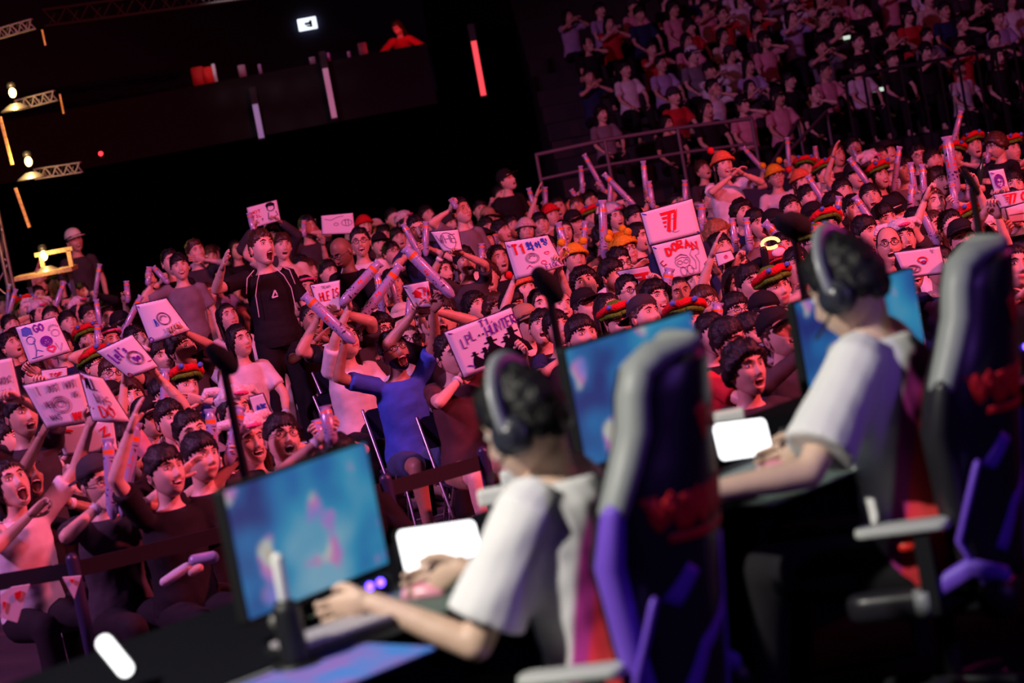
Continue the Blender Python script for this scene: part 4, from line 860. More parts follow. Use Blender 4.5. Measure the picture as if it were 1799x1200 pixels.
for b in BOARDS:                              # both upright edges are gripped where somebody can reach them
    for u, v in ((.02, .25), (.98, .25)):
        w = b.pt(u, v) - b.nrm * .03 - Vector((0, 0, .07)); g = grab(w, None, .66)
        if g: _, p, i = g; p['hands'][i] = tolocal(p, w); p.setdefault('hk', ['fist', 'fist'])[i] = 'fist'
        else:
            # someone stands or sits right behind the card
            bp = at(b.c4[3][0] * (1 - u) + b.c4[2][0] * u, b.c4[3][1] * (1 - u) + b.c4[2][1] * u, b.d)
            if u < .5 and bp.z < 2.4:
                hx = w + Vector((.16, .28, 0)); hx.z = min(w.z - .10, 1.62); hx.z = max(hx.z, 1.12)
                px_, py_ = pix(hx); q = dict(x=px_, y=py_, post='u' if hx.z > 1.38 else 's', hair='fringe', hat=None, hc='black', shirt='charcoal', expr='open', g=0, skin=1, opts=[], hands=[None, None], seed=int(px_) % 97, lab=None, beard=0, mask=0, own=True, Y=hx.y, z=hx.z)
                frame_of(q); PEOPLE.append(q); wl = tolocal(q, w); i = 0 if wl.x > 0 else 1; q['hands'][i] = wl; q['hands'][1 - i] = wl + Vector((.3 if i else -.3, 0, 0)) if False else None
# ---------------------------------------------------------------- inflatable sticks
STK = """137 524 108 472|166 526 175 466|94 548 112 497|7 580 27 510|12 560 16 501|214 589 247 522|178 584 169 528|173 612 171 572|202 587 201 560|295 497 270 470|371 519 338 466|313 636 328 598|198 905 190 775|216 899 239 748|380 842 369 723|402 813 422 718|211 700 187 665|-6 702 52 708
288 768 290 652|566 780 557 739|583 777 571 716|618 598 537 521 f|602 532 665 463 f|629 568 701 469 f|674 564 663 483|699 537 685 483|447 409 438 375|469 429 467 366|534 415 534 388|552 413 551 386|737 447 709 395|792 517 714 438 f|748 447 748 391|828 465 826 428|847 465 846 429
943 377 929 332|959 368 958 330|803 366 792 350|860 364 866 350|999 456 981 393 f|1024 467 1028 391|1062 451 1058 355 f|1069 456 1078 427|776 532 765 505|1082 573 999 530 f|1060 333 1027 273|1024 337 1020 293|1114 360 1062 307|1072 367 1072 315|1137 350 1130 285|1147 364 1140 320|1024 364 1004 334
1343 300 1307 260|1387 293 1383 243|1408 353 1408 327|1450 360 1420 310|1510 287 1497 257|1533 333 1493 280|1570 333 1580 260|1467 417 1474 347|1546 412 1503 347|1598 394 1602 327|1611 365 1600 288|1625 356 1620 291|1647 430 1618 369|1679 336 1664 243 F|1675 250 1688 197|1757 480 1753 448|1423 458 1345 393 f|1255 614 1261 535 f|1160 555 1176 474 f
1234 404 1232 360 f|1293 442 1286 385|1318 438 1311 384|1259 388 1257 332|1435 285 1432 258|1680 365 1672 320|1350 460 1340 430|1700 350 1706 310|1540 300 1545 270|1735 285 1740 235|1205 365 1203 318|985 452 975 430|920 372 913 345|718 560 722 520|850 420 845 395|1330 560 1325 520|870 440 868 408|260 500 262 470|60 560 62 520|225 530 222 495"""
M_STK = bpy.data.materials.new('inflatable_film'); M_STK.use_nodes = True
def _stk():
    nt = M_STK.node_tree; b = nt.nodes['Principled BSDF']; L = nt.links.new
    b.inputs['Roughness'].default_value = .22; b.inputs['Coat Weight'].default_value = .4; b.inputs['Specular IOR Level'].default_value = .6
    tc = nt.nodes.new('ShaderNodeTexCoord'); sp = nt.nodes.new('ShaderNodeSeparateXYZ'); L(tc.outputs['Object'], sp.inputs[0])
    def ramp(src, els):
        r = nt.nodes.new('ShaderNodeValToRGB'); r.color_ramp.interpolation = 'CONSTANT'; E = r.color_ramp.elements
        E[0].position = els[0][0]; E[0].color = (els[0][1],) * 3 + (1,); E[1].position = els[1][0]; E[1].color = (els[1][1],) * 3 + (1,)
        for p_, c_ in els[2:]: e = E.new(p_); e.color = (c_,) * 3 + (1,)
        L(src, r.inputs[0]); return r.outputs[0]
    zb_ = ramp(sp.outputs['Z'], [(0, 0), (.30, 1), (.40, 0), (.415, 0), (.455, 2)])    # unit stick: 0 .. .5
    n = nt.nodes.new('ShaderNodeTexNoise'); n.inputs['Scale'].default_value = 38; L(tc.outputs['Object'], n.inputs['Vector'])
    blot = ramp(n.outputs['Fac'], [(0, 0), (.58, 1)])
    front = nt.nodes.new('ShaderNodeMath'); front.operation = 'LESS_THAN'; L(sp.outputs['Y'], front.inputs[0]); front.inputs[1].default_value = -.012
    def mul(a, b_): m = nt.nodes.new('ShaderNodeMath'); m.operation = 'MULTIPLY'; L(a, m.inputs[0]); L(b_, m.inputs[1]); return m.outputs[0]
    def mixc(f, A, B_):
        m = nt.nodes.new('ShaderNodeMix'); m.data_type = 'RGBA'; L(f, m.inputs[0])
        for k, c in ((6, A), (7, B_)):
            if isinstance(c, tuple): m.inputs[k].default_value = (*c, 1)
            else: L(c, m.inputs[k])
        return m.outputs[2]
    zo = ramp(sp.outputs['Z'], [(0, 0), (.418, 1), (.452, 0)]); zr = ramp(sp.outputs['Z'], [(0, 0), (.20, 1), (.33, 0)]); zk = ramp(sp.outputs['Z'], [(0, 0), (.06, 1), (.19, 0), (.34, 1), (.40, 0)])
    c = mixc(mul(mul(zk, blot), front.outputs[0]), (.38, .34, .56), (.03, .02, .05)); c = mixc(mul(mul(zr, blot), front.outputs[0]), c, (.85, .05, .03)); c = mixc(mul(zo, front.outputs[0]), c, (.95, .16, .02))
    L(c, b.inputs['Base Color'])
_stk()
def stick_mesh(r):
    mb = MB(); mb.tube([(0, 0, -.02), (0, 0, .0), (0, 0, .05), (0, 0, .46), (0, 0, .495)], [r * .5, r * .8, r, r * .97, r * .7], 14)
    mb.rings([[(r * 1.05 * cos(a) * k, r * .30 * sin(a) * k, z) for a in np.arange(12) * pi / 6] for z, k in ((.49, .8), (.515, .92), (.53, 1.0), (.535, .98))]); return mb.mesh('inflatable_stick', [M_STK])
SM = {k: stick_mesh(r) for k, r in (('n', .030), ('f', .036), ('F', .052))}
STICKS = []
def place_stick(p0, p1, kind='n'):
    o = bpy.data.objects.new('inflatable_stick', SM[kind]); COL.objects.link(o); d = p1 - p0; Lg = d.length
    R = frame(d, (0, 1, .001)); o.matrix_world = M4(R, p0) @ Matrix.Diagonal((1, 1, Lg / .515, 1)); o['group'] = 'inflatable sticks waved in the crowd'; o['category'] = 'inflatable stick'; STICKS.append((o, p0, p1)); return o
for row in STK.replace('\n', '|').split('|'):
    t = row.split(); x0, y0, x1, y1 = map(int, t[:4]); kind = t[4] if len(t) > 4 else 'n'
    best = None
    if (x0, y0) in FORCE:
        fx, fi = FORCE[(x0, y0)]; best = (0, [p for p in PEOPLE if p['x'] == fx][0], fi)
    for p in PEOPLE:
        if p.get('fixed') or (x0, y0) in FORCE: continue
        for i in (0, 1):
            if p['hands'][i] is not None: continue
            s = shoulder(p, i); w = at(x0, y0, p['root'].y - .22); d = (s - w).length
            if d < .56 * p['sc'] and (best is None or d + .15 * (w.z < s.z) < best[0]): best = (d + .15 * (w.z < s.z), p, i)
    if best:
        _, p, i = best; Y = p['root'].y - (.30 if (x0, y0) in FORCE else .22); p0, p1 = at(x0, y0, Y), at(x1, y1, Y + .05)
        dr = (p1 - p0).normalized(); g = p0 + dr * .07
        if tolocal(p, g).length < 9:
            # the wrist sits a palm's length from the stick
            s = shoulder(p, i); back = (s - g).normalized(); back = (back - dr * back.dot(dr) * .6).normalized()
            p['hands'][i] = tolocal(p, g + back * .085); p.setdefault('hk', ['fist', 'fist'])[i] = 'grip'; p.setdefault('hu', [None, None])[i] = tuple(Matrix.Rotation(-p['yaw'], 3, 'Z') @ (-back))
            if 'pose' in p: del p['pose']
    else:
        # an extra fan under the stick
        v = ray(x0, y0); Y = (1.62 - CAMZ) / v.z * v.y if v.z < -.03 else 28; Y = min(Y, 28)
        g = at(x0, y0, Y); hx = g + Vector((.12, .22, -.30)); px_, py_ = pix(hx)
        q = dict(x=px_, y=py_, post='u' if hx.z > 1.36 else 's', hair=['fringe', 'short', 'long'][x0 % 3], hat=[None, 'burger', None, 'cap', 'poro'][x0 % 5], hc='black', shirt=['black', 'white', 'charcoal', 'navy', 'pink', 'grey'][x0 % 6], expr='open', g=x0 % 2, skin=x0 % 3, opts=[], hands=[None, None], seed=x0 % 91, lab=None, beard=0, mask=0, own=True, Y=hx.y, z=hx.z)
        frame_of(q); PEOPLE.append(q); i = 1; s = shoulder(q, i); p0, p1 = g, at(x1, y1, Y + .05); dr = (p1 - p0).normalized(); back = (s - g).normalized(); back = (back - dr * back.dot(dr) * .6).normalized()
        q['hands'][i] = tolocal(q, g + dr * .07 + back * .085); q['hk'] = ['relax', 'grip']; q['hu'] = [None, tuple(Matrix.Rotation(-q['yaw'], 3, 'Z') @ (-back))]
    place_stick(p0, p1, kind)

# ---------------------------------------------------------------- labels: how each one looks, and the landmark nearest to it in the photograph
LM = [('the GO card', 75, 598), ("the Let's go card", 222, 622), ('the faint circle card', 285, 562), ('the I JUST card', 102, 706), ('the ALL card', 178, 700), ('the shouting man in black', 453, 440), ('the HLE card', 572, 520), ('the bald guard', 602, 462),
      ('the cream bucket hat', 710, 560), ('the blue jersey', 710, 650), ('the hunter card', 855, 603), ('the Korean card', 938, 450), ('the winged logo card', 1178, 390), ('the DORAN card', 1197, 453), ('the red and white cap', 1369, 470), ('the fat upright stick', 1672, 290), ('the red pompom hat', 1268, 285),
      ('the bright yellow beanie', 1363, 308), ('the tilted white plush hat', 1585, 420), ('the golden hood', 1785, 411), ('the seated guard', 520, 600), ('the near monitor', 540, 930), ('the near player', 925, 700), ('the far player', 1490, 480), ('the black emblem cap', 260, 735), ('the two clasped sticks', 215, 830), ('the warm platform lamp', 80, 460), ('the red fish card', 733, 516),
      ('the far portrait card', 463, 376), ('the pale bent paper', 785, 425), ('the row of far railings', 1130, 260), ('the big white plush hats', 420, 735), ('the masked corner', 1740, 450), ('the barred fence', 1650, 130), ('the slanting handrails', 1400, 250), ('the green plush pair', 1432, 300)]
def where(x, y):
    b_ = min(LM, key=lambda l: (l[1] - x) ** 2 + (l[2] - y) ** 2); dx, dy = x - b_[1], y - b_[2]; d = math.hypot(dx, dy)
    if d < 26: return 'close against ' + b_[0], d
    a = (math.degrees(math.atan2(-dy, dx)) + 360) % 360
    w = ['right of', 'up and right of', 'above', 'up and left of', 'left of', 'down and left of', 'below', 'down and right of'][int((a + 22.5) // 45) % 8]
    return ('just ' if d < 60 else 'well ' if d > 115 else '') + w + ' ' + b_[0], d
USED = {}
def unique(desc, x, y):
    s = desc + ' ' + where(x, y)[0]
    if len(s.split()) > 15: desc = desc.replace(', glasses', '').replace(' plush', ''); s = desc + ' ' + where(x, y)[0]
    if s not in USED: USED[s] = 1; return s
    USED[s] += 1; n = USED[s]
    for k in (['second one', 'third one', 'fourth one', 'fifth one', 'sixth one', 'seventh one', 'eighth one', 'ninth one', 'tenth one', 'eleventh one'][n - 2:]):
        t = desc.rstrip(',') + ', ' + k + ' ' + where(x, y)[0]
        if t not in USED: USED[t] = 1; return t
    return s
HATN = dict(burger='green and red plush hat', poro='white plush hat', yellow='yellow pompom beanie', redpom='orange pompom hat', beanie='dark beanie', pinkbeanie='red beanie', creambeanie='cream beanie', cap='black cap', redcap='red cap', whitecap='white cap', tancap='tan cap', backcap='backward cap', bucket='bucket hat', hood='hood', band='pink headband')
HAIRN = dict(short='short dark hair', fringe='black fringe', curly='curly hair', long='long dark hair', bob='bobbed hair', buzz='cropped hair', bald='bald head', bun='hair in a bun')
def describe(p):
    h = HATN[p['hat']] if p['hat'] else (('white hair') if p['hc'] == 'white' else HAIRN[p['hair']])
    g = ' and glasses' if p['g'] else ''
    return '%s top, %s%s,' % (p['shirt'], h, g.replace(' and', ','))
def spawn(p, vox=.02):
    pose = p.get('pose'); hands = list(p['hands']); base = HOLD.get(pose, [None, None]); dz = 0 if p['post'] == 's' else .395
    for i in (0, 1):
        if hands[i] is None and base[i] is not None: v = Vector(base[i]); v.z += dz; hands[i] = v
    hk = p.get('hk', ['relax', 'relax'] if not pose else {'clap': ['open', 'open'], 'mouth': ['relax', 'relax'], 'ear': ['open', 'open'], 'up': ['fist', 'fist'], 'arm': ['fist', 'open'], 'arms': ['fist', 'fist'], 'phone': ['relax', 'relax']}[pose])
    rr = random.Random(p['seed']); look = math.radians(rr.uniform(-14, 24)); up = -math.radians(rr.uniform(8, 24)) if p['expr'] != 'grin' else -math.radians(rr.uniform(0, 14))
    hd = p.get('hd') or (look, up, math.radians(rr.uniform(-9, 9)))
    off = Matrix.Rotation(p['yaw'], 3, 'Z') @ Vector((0, -.02, 0)) * p['sc']
    lab = p['lab'] or unique(describe(p), p['x'], p['y'])
    g = None
    o_ = person(p['root'] - off, p['yaw'], p['post'], hands, hd, p['expr'], p['skin'], p['hair'], p['hc'], p['hat'], p['g'], p['shirt'], p.get('sleeve', 'long' if p['seed'] % 5 == 0 else 'short'), p.get('pants', 'black'), hk=tuple(hk), beard=p['beard'], mask=p['mask'], vox=vox, seed=p['seed'], scale=p['sc'], label=lab, key=p.get('key'), group='audience on the floor', handup=p.get('hu'))
    if p['lab'] == DESC['c5']:
        cr = [c for c in o_[0].children if c.name.startswith('cap_crown')][0]; q = MB()
        for a_, b_ in (((0, -.124, .095), (.004, -.125, .080)), ((0, -.124, .090), (-.022, -.120, .094)), ((0, -.124, .090), (.016, -.120, .100)), ((.004, -.125, .080), (-.018, -.122, .066)), ((.004, -.125, .080), (.026, -.120, .070))): q.bar(a_, b_, .0055, .006, up=(0, 1, 0))
        q.ell((.004, -.124, .103), .004, 8, 5); q.build('cap_emblem', CLOTH['white'], cr, False)
    return o_
# ---------------------------------------------------------------- the front row and the people who stand out
def hero(px, py, Y, post, yaw, **k):
    h = at(px, py, Y); base = 1.20 if post == 's' else 1.60; sc = k.pop('scale', None) or max(.82, min(1.12, h.z / base)); root = Vector((h.x, h.y, h.z - base * sc)); root.z = max(root.z, 0) if abs(root.z) > .3 else 0
    yw = math.radians(yaw) - h.x / h.y
    R = Matrix.Rotation(-yw, 3, 'Z')
    hs = [None if w is None else ((R @ (at(*w) - root)) / sc if len(w) == 3 and w[2] > 3 else Vector(w)) for w in k.pop('hands', [None, None])]
    lean = k.get('lean', 0)
    off = Matrix.Rotation(yw, 3, 'Z') @ Vector((k.get('side_lean', 0) * 1.12, -lean * 1.15 - .025, 0)) * sc
    p = dict(root=root, yaw=yw); o, C = person(root - off, yw, post, hs, k.pop('head', (.3, -.2, 0)), k.pop('expr', 'calm'), scale=sc, **k); return o, C
# shouting man in black
Y = 19.8
o, C = hero(460, 436, Y, 'u', 12, hands=[(.24, -.02, .84), (392, 470, 19.35)], head=(.35, -.25, .10), expr='shout', skin=2, hair='short', haircol='brown', shirt='black', vox=.013, seed=3, hk=('relax', 'open'), pants='black', label='shouting man in black tee with white piping, standing in the aisle, one hand raised')
WP = mat('white_piping', (.8, .75, .78), .6)
for sg in (-1, 1):
    q = MB(); q.tube([(sg * .06, -.085, 1.44), (sg * .10, -.125, 1.38), (sg * .135, -.135, 1.28), (sg * .14, -.13, 1.12)], .0035, 5); q.build('piping', WP, o)
    q = MB(); q.tube([(sg * .095, -.045, 1.455), (sg * .16, -.075, 1.41), (sg * .185, -.06, 1.30)], .0035, 5); q.build('piping', WP, o)
q = MB()
for a_, b_ in (((-.022, -.155, 1.24), (.006, -.158, 1.29)), ((.006, -.158, 1.29), (.018, -.155, 1.255)), ((-.022, -.155, 1.24), (.022, -.155, 1.245))): q.bar(a_, b_, .010, .004, up=(0, 1, 0))
q.build('chest_emblem', WP, o, False)
# bald guard in a black polo
o, C = hero(604, 458, 20.6, 'u', -38, hands=[(.10, -.30, .98), (-.05, -.34, 1.02)], head=(-.15, .45, 0), skin=4, hair='none', shirt='black', lean=.16, vox=.014, seed=8, glasses=True, label='bald guard in black polo and glasses looking down at the HLE card', scale=1.0)
q = MB(); q.box((-.10, -.175, 1.20), (-.07, -.165, 1.25)); q.build('chest_badge', WP, o, False)
# seated guard with white sleeves
o, C = hero(508, 536, 21.2, 's', 25, hands=[(.08, -.24, .66), (-.08, -.26, .66)], head=(.55, -.28, .1), expr='open', skin=0, hair='bun', shirt='black', sleeve='none', vox=.014, seed=9, label='seated person with tied back hair, black vest and draped white jacket in the aisle')
q = MB(); arms = C['arms']
for S_, E, Wp in arms: q.tube([S_ + Vector((0, .02, .03)), S_, S_.lerp(E, .5), E], [.06, .085, .08, .072], 12, sq=1)
q.tube([(-.15, .08, .98), (0, .10, 1.04), (.15, .08, .98)], [.07, .06, .07], 12)
for sg in (-1, 1): q.tube([(sg * .17, -.03, .95), (sg * .20, -.10, .70), (sg * .22, -.12, .42), (sg * .22, -.10, .22)], [.06, .055, .06, .065], 10, sq=.5)
remesh(q, .016).build('draped_jacket', CLOTH['white'], o)
# blouse person, jersey man, brown shirt man: front row on folding chairs
for p in PEOPLE:
    if p['lab'] == DESC['c15']: p['vox'] = .015
    if p['lab'] == DESC['c14']: p['pants'] = 'tanshorts'; p['hands'][0] = p['hands'][0] or None
    if p['lab'] == DESC['c12']: p['pants'] = 'denimshorts'; p['sleeve'] = 'short'
    if p['lab'] == DESC['c28']: p['hands'] = [p['hands'][0] or (.18, -.16, 1.48), p['hands'][1] or (-.2, -.12, 1.46)]
# dark clad worker at the right
hero(1752, 256, 22.0, 'u', -40, hands=[(.12, -.30, 1.25), (-.08, -.32, 1.22)], head=(-.3, .15, 0), skin=1, hair='curly', haircol='brown', shirt='black', sleeve='long', vox=.018, seed=12, label='tall worker in black with curly hair standing over the crowd at the right')
q = MB(); p_ = at(1722, 302, 21.4); q.tube([(0, 0, -.16), (0, 0, .02), (0, 0, .06), (0, 0, .12)], [.035, .036, .016, .014], 12); o = q.build('bottle', mat('green_glass', (.02, .06, .04), .1, spec=.8), None, label='dark green bottle in the hand of the tall worker', cat='bottle'); o.location = p_; o.rotation_euler = (0, .35, 0)
# folding chairs of the front row
M_CHR = mat('chair_tube', (.45, .40, .45), .3, metal=.7); M_CHS = mat('chair_seat_navy', (.02, .02, .05), .6)
def folding_chair(x, y, yaw, label):
    e = empty('folding_chair', (x, y, 0), yaw, label=label, cat='folding chair')
    q = MB(); q.prism(rrect(.40, .40, .05), .425, .45); bevel(q.build('seat', M_CHS, e, True), .008)
    q = MB(); q.prism(rrect(.40, .20, .04), -.012, .012, 0, Matrix.Translation((0, .235, .74)) @ Euler((pi / 2 - .12, 0, 0)).to_matrix().to_4x4()); q.build('backrest', M_CHS, e, False)
    for sg in (-1, 1):
        q = MB(); q.tube([(sg * .205, -.20, .012), (sg * .205, .05, .46), (sg * .205, .25, .84)], .0115, 8); q.build('leg', M_CHR, e)
        q = MB(); q.tube([(sg * .19, .22, .012), (sg * .19, -.15, .44)], .0115, 8); q.build('leg', M_CHR, e)
    q = MB(); q.tube([(-.205, -.17, .06), (.205, -.17, .06)], .009, 6); q.build('crossbar', M_CHR, e)
    return e
for p in PEOPLE:
    if p['post'] == 's' and p['lift'] < .05:
        px_, py_ = pix(p['root'] + Vector((0, 0, .4)))
        if (560 < px_ < 860 and py_ > 640 and p['Y'] < 19) or (p['lab'] in (DESC['c15'], DESC['c14'], DESC['c12'])):
            folding_chair(p['root'].x + .0, p['root'].y + .05, p['yaw'], 'folding chair, sitter in ' + p['shirt'] + ', ' + where(p['x'], p['y'])[0])
# belt barrier in front of the audience, with red and white cloths
bp = [at(-60, 1028, 11.0), at(130, 1000, 10.95), at(420, 925, 11.2), at(680, 856, 11.6), at(852, 813, 11.9)]
for b_ in bp: b_.z = .93
e = empty('belt_barrier', (bp[0].x, bp[0].y, 0), label='black belt barrier running in front of the front row', cat='barrier'); o0 = e.location
for i, (a_, b_) in enumerate(zip(bp, bp[1:])): q = MB(); q.bar(a_ - o0, b_ - o0, .008, .075); q.build('belt', mat('belt_black', (.01, .01, .014), .7), e, False)
for b_ in bp:
    q = MB(); q.tube([(b_.x - o0.x, b_.y - o0.y, .03), (b_.x - o0.x, b_.y - o0.y, .98)], .03, 12); q.build('post', mat('post_blue', (.03, .03, .08), .35), e); q = MB(); q.tube([(b_.x - o0.x, b_.y - o0.y, .0), (b_.x - o0.x, b_.y - o0.y, .03)], .16, 20, round_=False); q.build('post_base', M_BLACK, e)
def cloth(pts, d, label):
    P = [at(x, y, d) for x, y in pts]; c = sum(P, Vector()) / len(P); n = len(P); V = [tuple(p - c) for p in P] + [tuple(p - c + Vector((0, .012, 0))) for p in P]
    q = MB(); q.add(V, [tuple(range(n)), tuple(range(2 * n - 1, n - 1, -1))] + [(i, n + i, n + (i + 1) % n, (i + 1) % n) for i in range(n)]); o = q.build('team_cloth', M_BOARD, None, False, label=label, cat='cloth'); o.location = c; return o, P, c
def redmark(o, P, c, tri):
    q = MB(); V = []
    for u in tri: p = sum((P[i] * w for i, w in enumerate(u)), Vector()) - c - Vector((0, .006, 0)); V.append(tuple(p))
    n = len(V); q.add(V + [(x, y + .004, z) for x, y, z in V], [tuple(range(n))] + [(i, (i + 1) % n, n + (i + 1) % n, n + i) for i in range(n)]); q.build('red_mark', INK['red'], o, False)
a_ = cloth([(110, 1015), (142, 1012), (130, 1052)], 10.8, 'small white pennant with red mark hanging from the belt barrier'); redmark(*a_, [(.6, .3, .1), (.3, .6, .1), (.35, .35, .3)])
a_ = cloth([(0, 1045), (20, 1032), (52, 1027), (40, 1060), (30, 1094), (0, 1085)], 10.8, 'larger white cloth with red spots draped at the lower left'); redmark(*a_, [(.2, .3, .3, .1, 0, .1), (.1, .2, .5, .2, 0, 0), (.1, .1, .3, .4, .1, 0), (.2, .1, .2, .3, .1, .1)]); redmark(*a_, [(.6, .1, 0, 0, .1, .2), (.4, .2, 0, .1, .1, .2), (.3, 0, 0, 0, .2, .5)])
a_ = cloth([(66, 1008), (75, 999), (120, 995), (122, 1001)], 11.1, 'white folded cloth with red marks lying over the belt'); redmark(*a_, [(.5, .3, .1, .1), (.3, .4, .2, .1), (.3, .1, .2, .4)])
# odds and ends by the front row
def prop(name, px, py, Y, mb, m, label, cat, rot=(0, 0, 0), zmin=None, parts=()):
    p = at(px, py, Y) if zmin is None else onz(px, py, zmin); e = empty(name, p, label=label, cat=cat); e.rotation_euler = rot; mb.build('body', m, e)
    for n, q, mm in parts: q.build(n, mm, e)
q = MB(); q.tube([(0, 0, .02), (0, 0, .16)], .037, 14); c = MB(); c.tube([(0, 0, .175), (0, 0, .20), (0, 0, .225)], [.03, .022, .012], 12)
prop('sports_bottle', 716, 886, 0, q, mat('bottle_white', (.8, .76, .78), .4), 'white sports bottle with a red cap on the floor of the aisle', 'bottle', zmin=.0, parts=[('cap', c, PLUSH['red'])])
q = MB(); q.tube([(-.10, 0, .06), (0, 0, .07), (.12, 0, .03)], [.06, .08, .05], 10); prop('white_bag', 752, 878, 0, q, CLOTH['white'], 'crumpled white bag on the floor beside the sports bottle', 'bag', zmin=0.0)
q = MB(); q.tube([(-.045, 0, 0), (.045, 0, 0)], [.03, .03], 14); c = MB(); c.tube([(-.05, 0, 0), (-.03, 0, 0)], .047, 14, round_=False)
prop('paper_roll', 358, 982, 11.3, q, M_STK, 'short lilac inflatable tube with orange band lying low by the barrier', 'roll')
q = MB(); q.tube([(-.07, 0, 0), (0, 0, .01), (.06, 0, .02)], [.022, .025, .022], 12); prop('rolled_towel', 312, 1012, 11.2, q, CLOTH['white'], 'rolled pale towel low in front of the barrier', 'towel', rot=(0, -.25, 0))
q = MB(); q.tube([(-.02, 0, 0), (.02, 0, .0)], [.025, .02], 12); prop('paper_cup', 344, 1001, 11.2, q, CLOTH['cream'], 'pale paper cup beside the rolled towel', 'cup', rot=(0, -.3, 0))
q = MB(); q.prism(rrect(.17, .12, .02), 0, .012); prop('white_box_lid', 534, 778, 0, q, M_BOARD, 'white carton lid on the aisle floor above the near monitor', 'carton', zmin=.06)
# glowing horseshoe light in a raised hand
e = empty('glowing_clip', at(1354, 430, 15.5), label='small warm glowing ring held up in front of the red and white cap', cat='light'); q = MB()
q.tube([(.055 * cos(t), 0, .032 * sin(t) + .01) for t in np.linspace(.2, 2 * pi - .9, 14)], .011, 8); q.build('glow_ring', mat('warm_glow', (1, .6, .2), .5, emit=(1, .48, .12), es=3), e); q = MB(); q.tube([(-.05, 0, -.02), (-.05, .01, -.12)], .025, 8); q.build('handle', M_BLACK, e)
# phones shining in the stands
for x, y in ((1532, 159), (1547, 157), (1488, 66)): q = MB(); q.prism(rrect(.12, .06, .01), -.005, .005, 0, Euler((1.2, 0, .1)).to_matrix().to_4x4()); o = q.build('phone', mat('phone_glow', (.8, .9, .8), .5, emit=(.75, .9, .75), es=.8), None, False, label=('left one of the two pale phone screens low in the stands', 'right one of the two pale phone screens low in the stands', 'tiny phone glint higher up in the stands')[(1532, 1547, 1488).index(x)], cat='phone'); o.location = at(x, y, 36.3 if x > 1500 else 38)
# ---------------------------------------------------------------- label the sticks
for o, a_, b_ in STICKS:
    x, y = pix((a_ + b_) / 2); d = b_ - a_; ang = math.degrees(math.atan2(d.x, d.z)); w = 'leaning left' if ang < -14 else 'leaning right' if ang > 14 else 'upright'
    if d.length > .5: w = 'long ' + w
    elif d.length < .26: w = 'short ' + w
    o['label'] = unique(w + ' lilac inflatable stick', x, y)
# ---------------------------------------------------------------- the upper stands
rs = random.Random(23); n_up = 0
KEYS = [dict(pose=None), dict(pose='clap'), dict(pose='mouth'), dict(pose='phone'), dict(pose=None), dict(pose='arm')]
for k in range(NROW):
    y = SY0 + SDY * k - .05; z = SZ0 + SDZ * k; x = 1.9 + rs.random() * .3
    while x < 12.6:
        h = Vector((x, y, z + 1.18)); px_, py_ = pix(h)
        lim = 1795 + 40
        if -40 < py_ and px_ < lim and n_up < 300 and py_ < 330 and rs.random() < (.35 if px_ < 1180 else .90):
            v = rs.randrange(6); up = rs.random() < .10; pz = [None, 'clap', 'mouth', None, None, 'phone'][v]; hv = rs.random()
            hr = rs.choice(['short', 'fringe', 'short', 'long', 'fringe', 'bob', 'curly', 'bald']); ht = rs.choice([None] * 9 + ['cap', 'whitecap', 'beanie'])
            sh = rs.choice(['white', 'pink', 'grey', 'black', 'black', 'charcoal', 'red', 'navy', 'white', 'cream', 'lilac']); g_ = rs.random() < .15
            post = 's'; base = HOLD.get(pz, [None, None]); hd = [(.35, -.05, 0), (.1, .0, .1), (.5, -.1, 0), (.2, .1, 0), (.6, 0, 0), (.3, -.2, 0)][v]
            hk = {'clap': ('open', 'open'), 'arm': ('relax', 'open')}.get(pz, ('relax', 'relax'))
            hn = HATN.get(ht) or HAIRN[hr]; act = {None: 'seated', 'clap': 'clapping', 'mouth': 'hand at mouth', 'phone': 'phone gesturing', 'arm': 'one arm up'}[pz]
            lab = '%s person, %s top, %s%s, %s stand row' % (act, sh, hn, ', glasses' if g_ else '', ['lowest', 'second', 'third', 'fourth', 'fifth', 'sixth', 'seventh', 'eighth', 'ninth', 'tenth', 'eleventh', 'twelfth', 'topmost', 'topmost', 'topmost', 'topmost', 'topmost'][k])
            q3 = int((px_ - 900) / 180); lab += ', ' + ['far left end', 'left part', 'above the middle railing', 'above the handrails', 'above the barred fence', 'far right end'][max(0, min(5, q3))]
            lab = ' '.join(lab.split()[:40]); n_ = USED.get(lab, 0); USED[lab] = n_ + 1
            if n_: lab = lab.replace('person', ['second person', 'third person', 'fourth person', 'fifth person'][min(n_ - 1, 3)])
            person(Vector((x, y, z)), math.radians(18 + rs.random() * 16) - x / y, post, [None if b_ is None else Vector(b_) for b_ in base], hd, rs.choice(['calm', 'smile', 'open']), rs.choice([0, 1, 2]), hr, 'black', ht, g_, sh, 'short', 'black', hk=hk, vox=.03, seed=rs.randrange(8), label=lab, key=('stand', v, ), group='audience in the raked stands', scale=rs.uniform(.94, 1.04), shoes=False)
            n_up += 1
        x += .50 + rs.random() * .10
# figure leaning on the balcony in a red lit jacket
hero(708, 48, 41.0, 'u', -20, hands=[(.22, -.32, 1.12), (-.22, -.36, 1.14)], head=(-.2, .5, 0), skin=1, hair='long', shirt='red', lean=.28, vox=.02, seed=4, label='person in glowing red jacket bending over the balcony ledge') if False else None
h = at(706, 52, 41); 
o, C = person(Vector((h.x, 41.0, h.z - 1.16)), math.radians(-10), 's', [(.26, -.52, .80), (-.26, -.52, .80)], (-.3, .5, 0), 'calm', 1, 'long', 'brown', None, False, 'red', 'long', 'black', lean=.26, vox=.02, seed=4, label='person in a red lit jacket bending over the balcony ledge')
light('POINT', 'balcony_red_glow', Vector((h.x, 40.1, zb + .25)), None, (1, .03, .03), 7, .05)
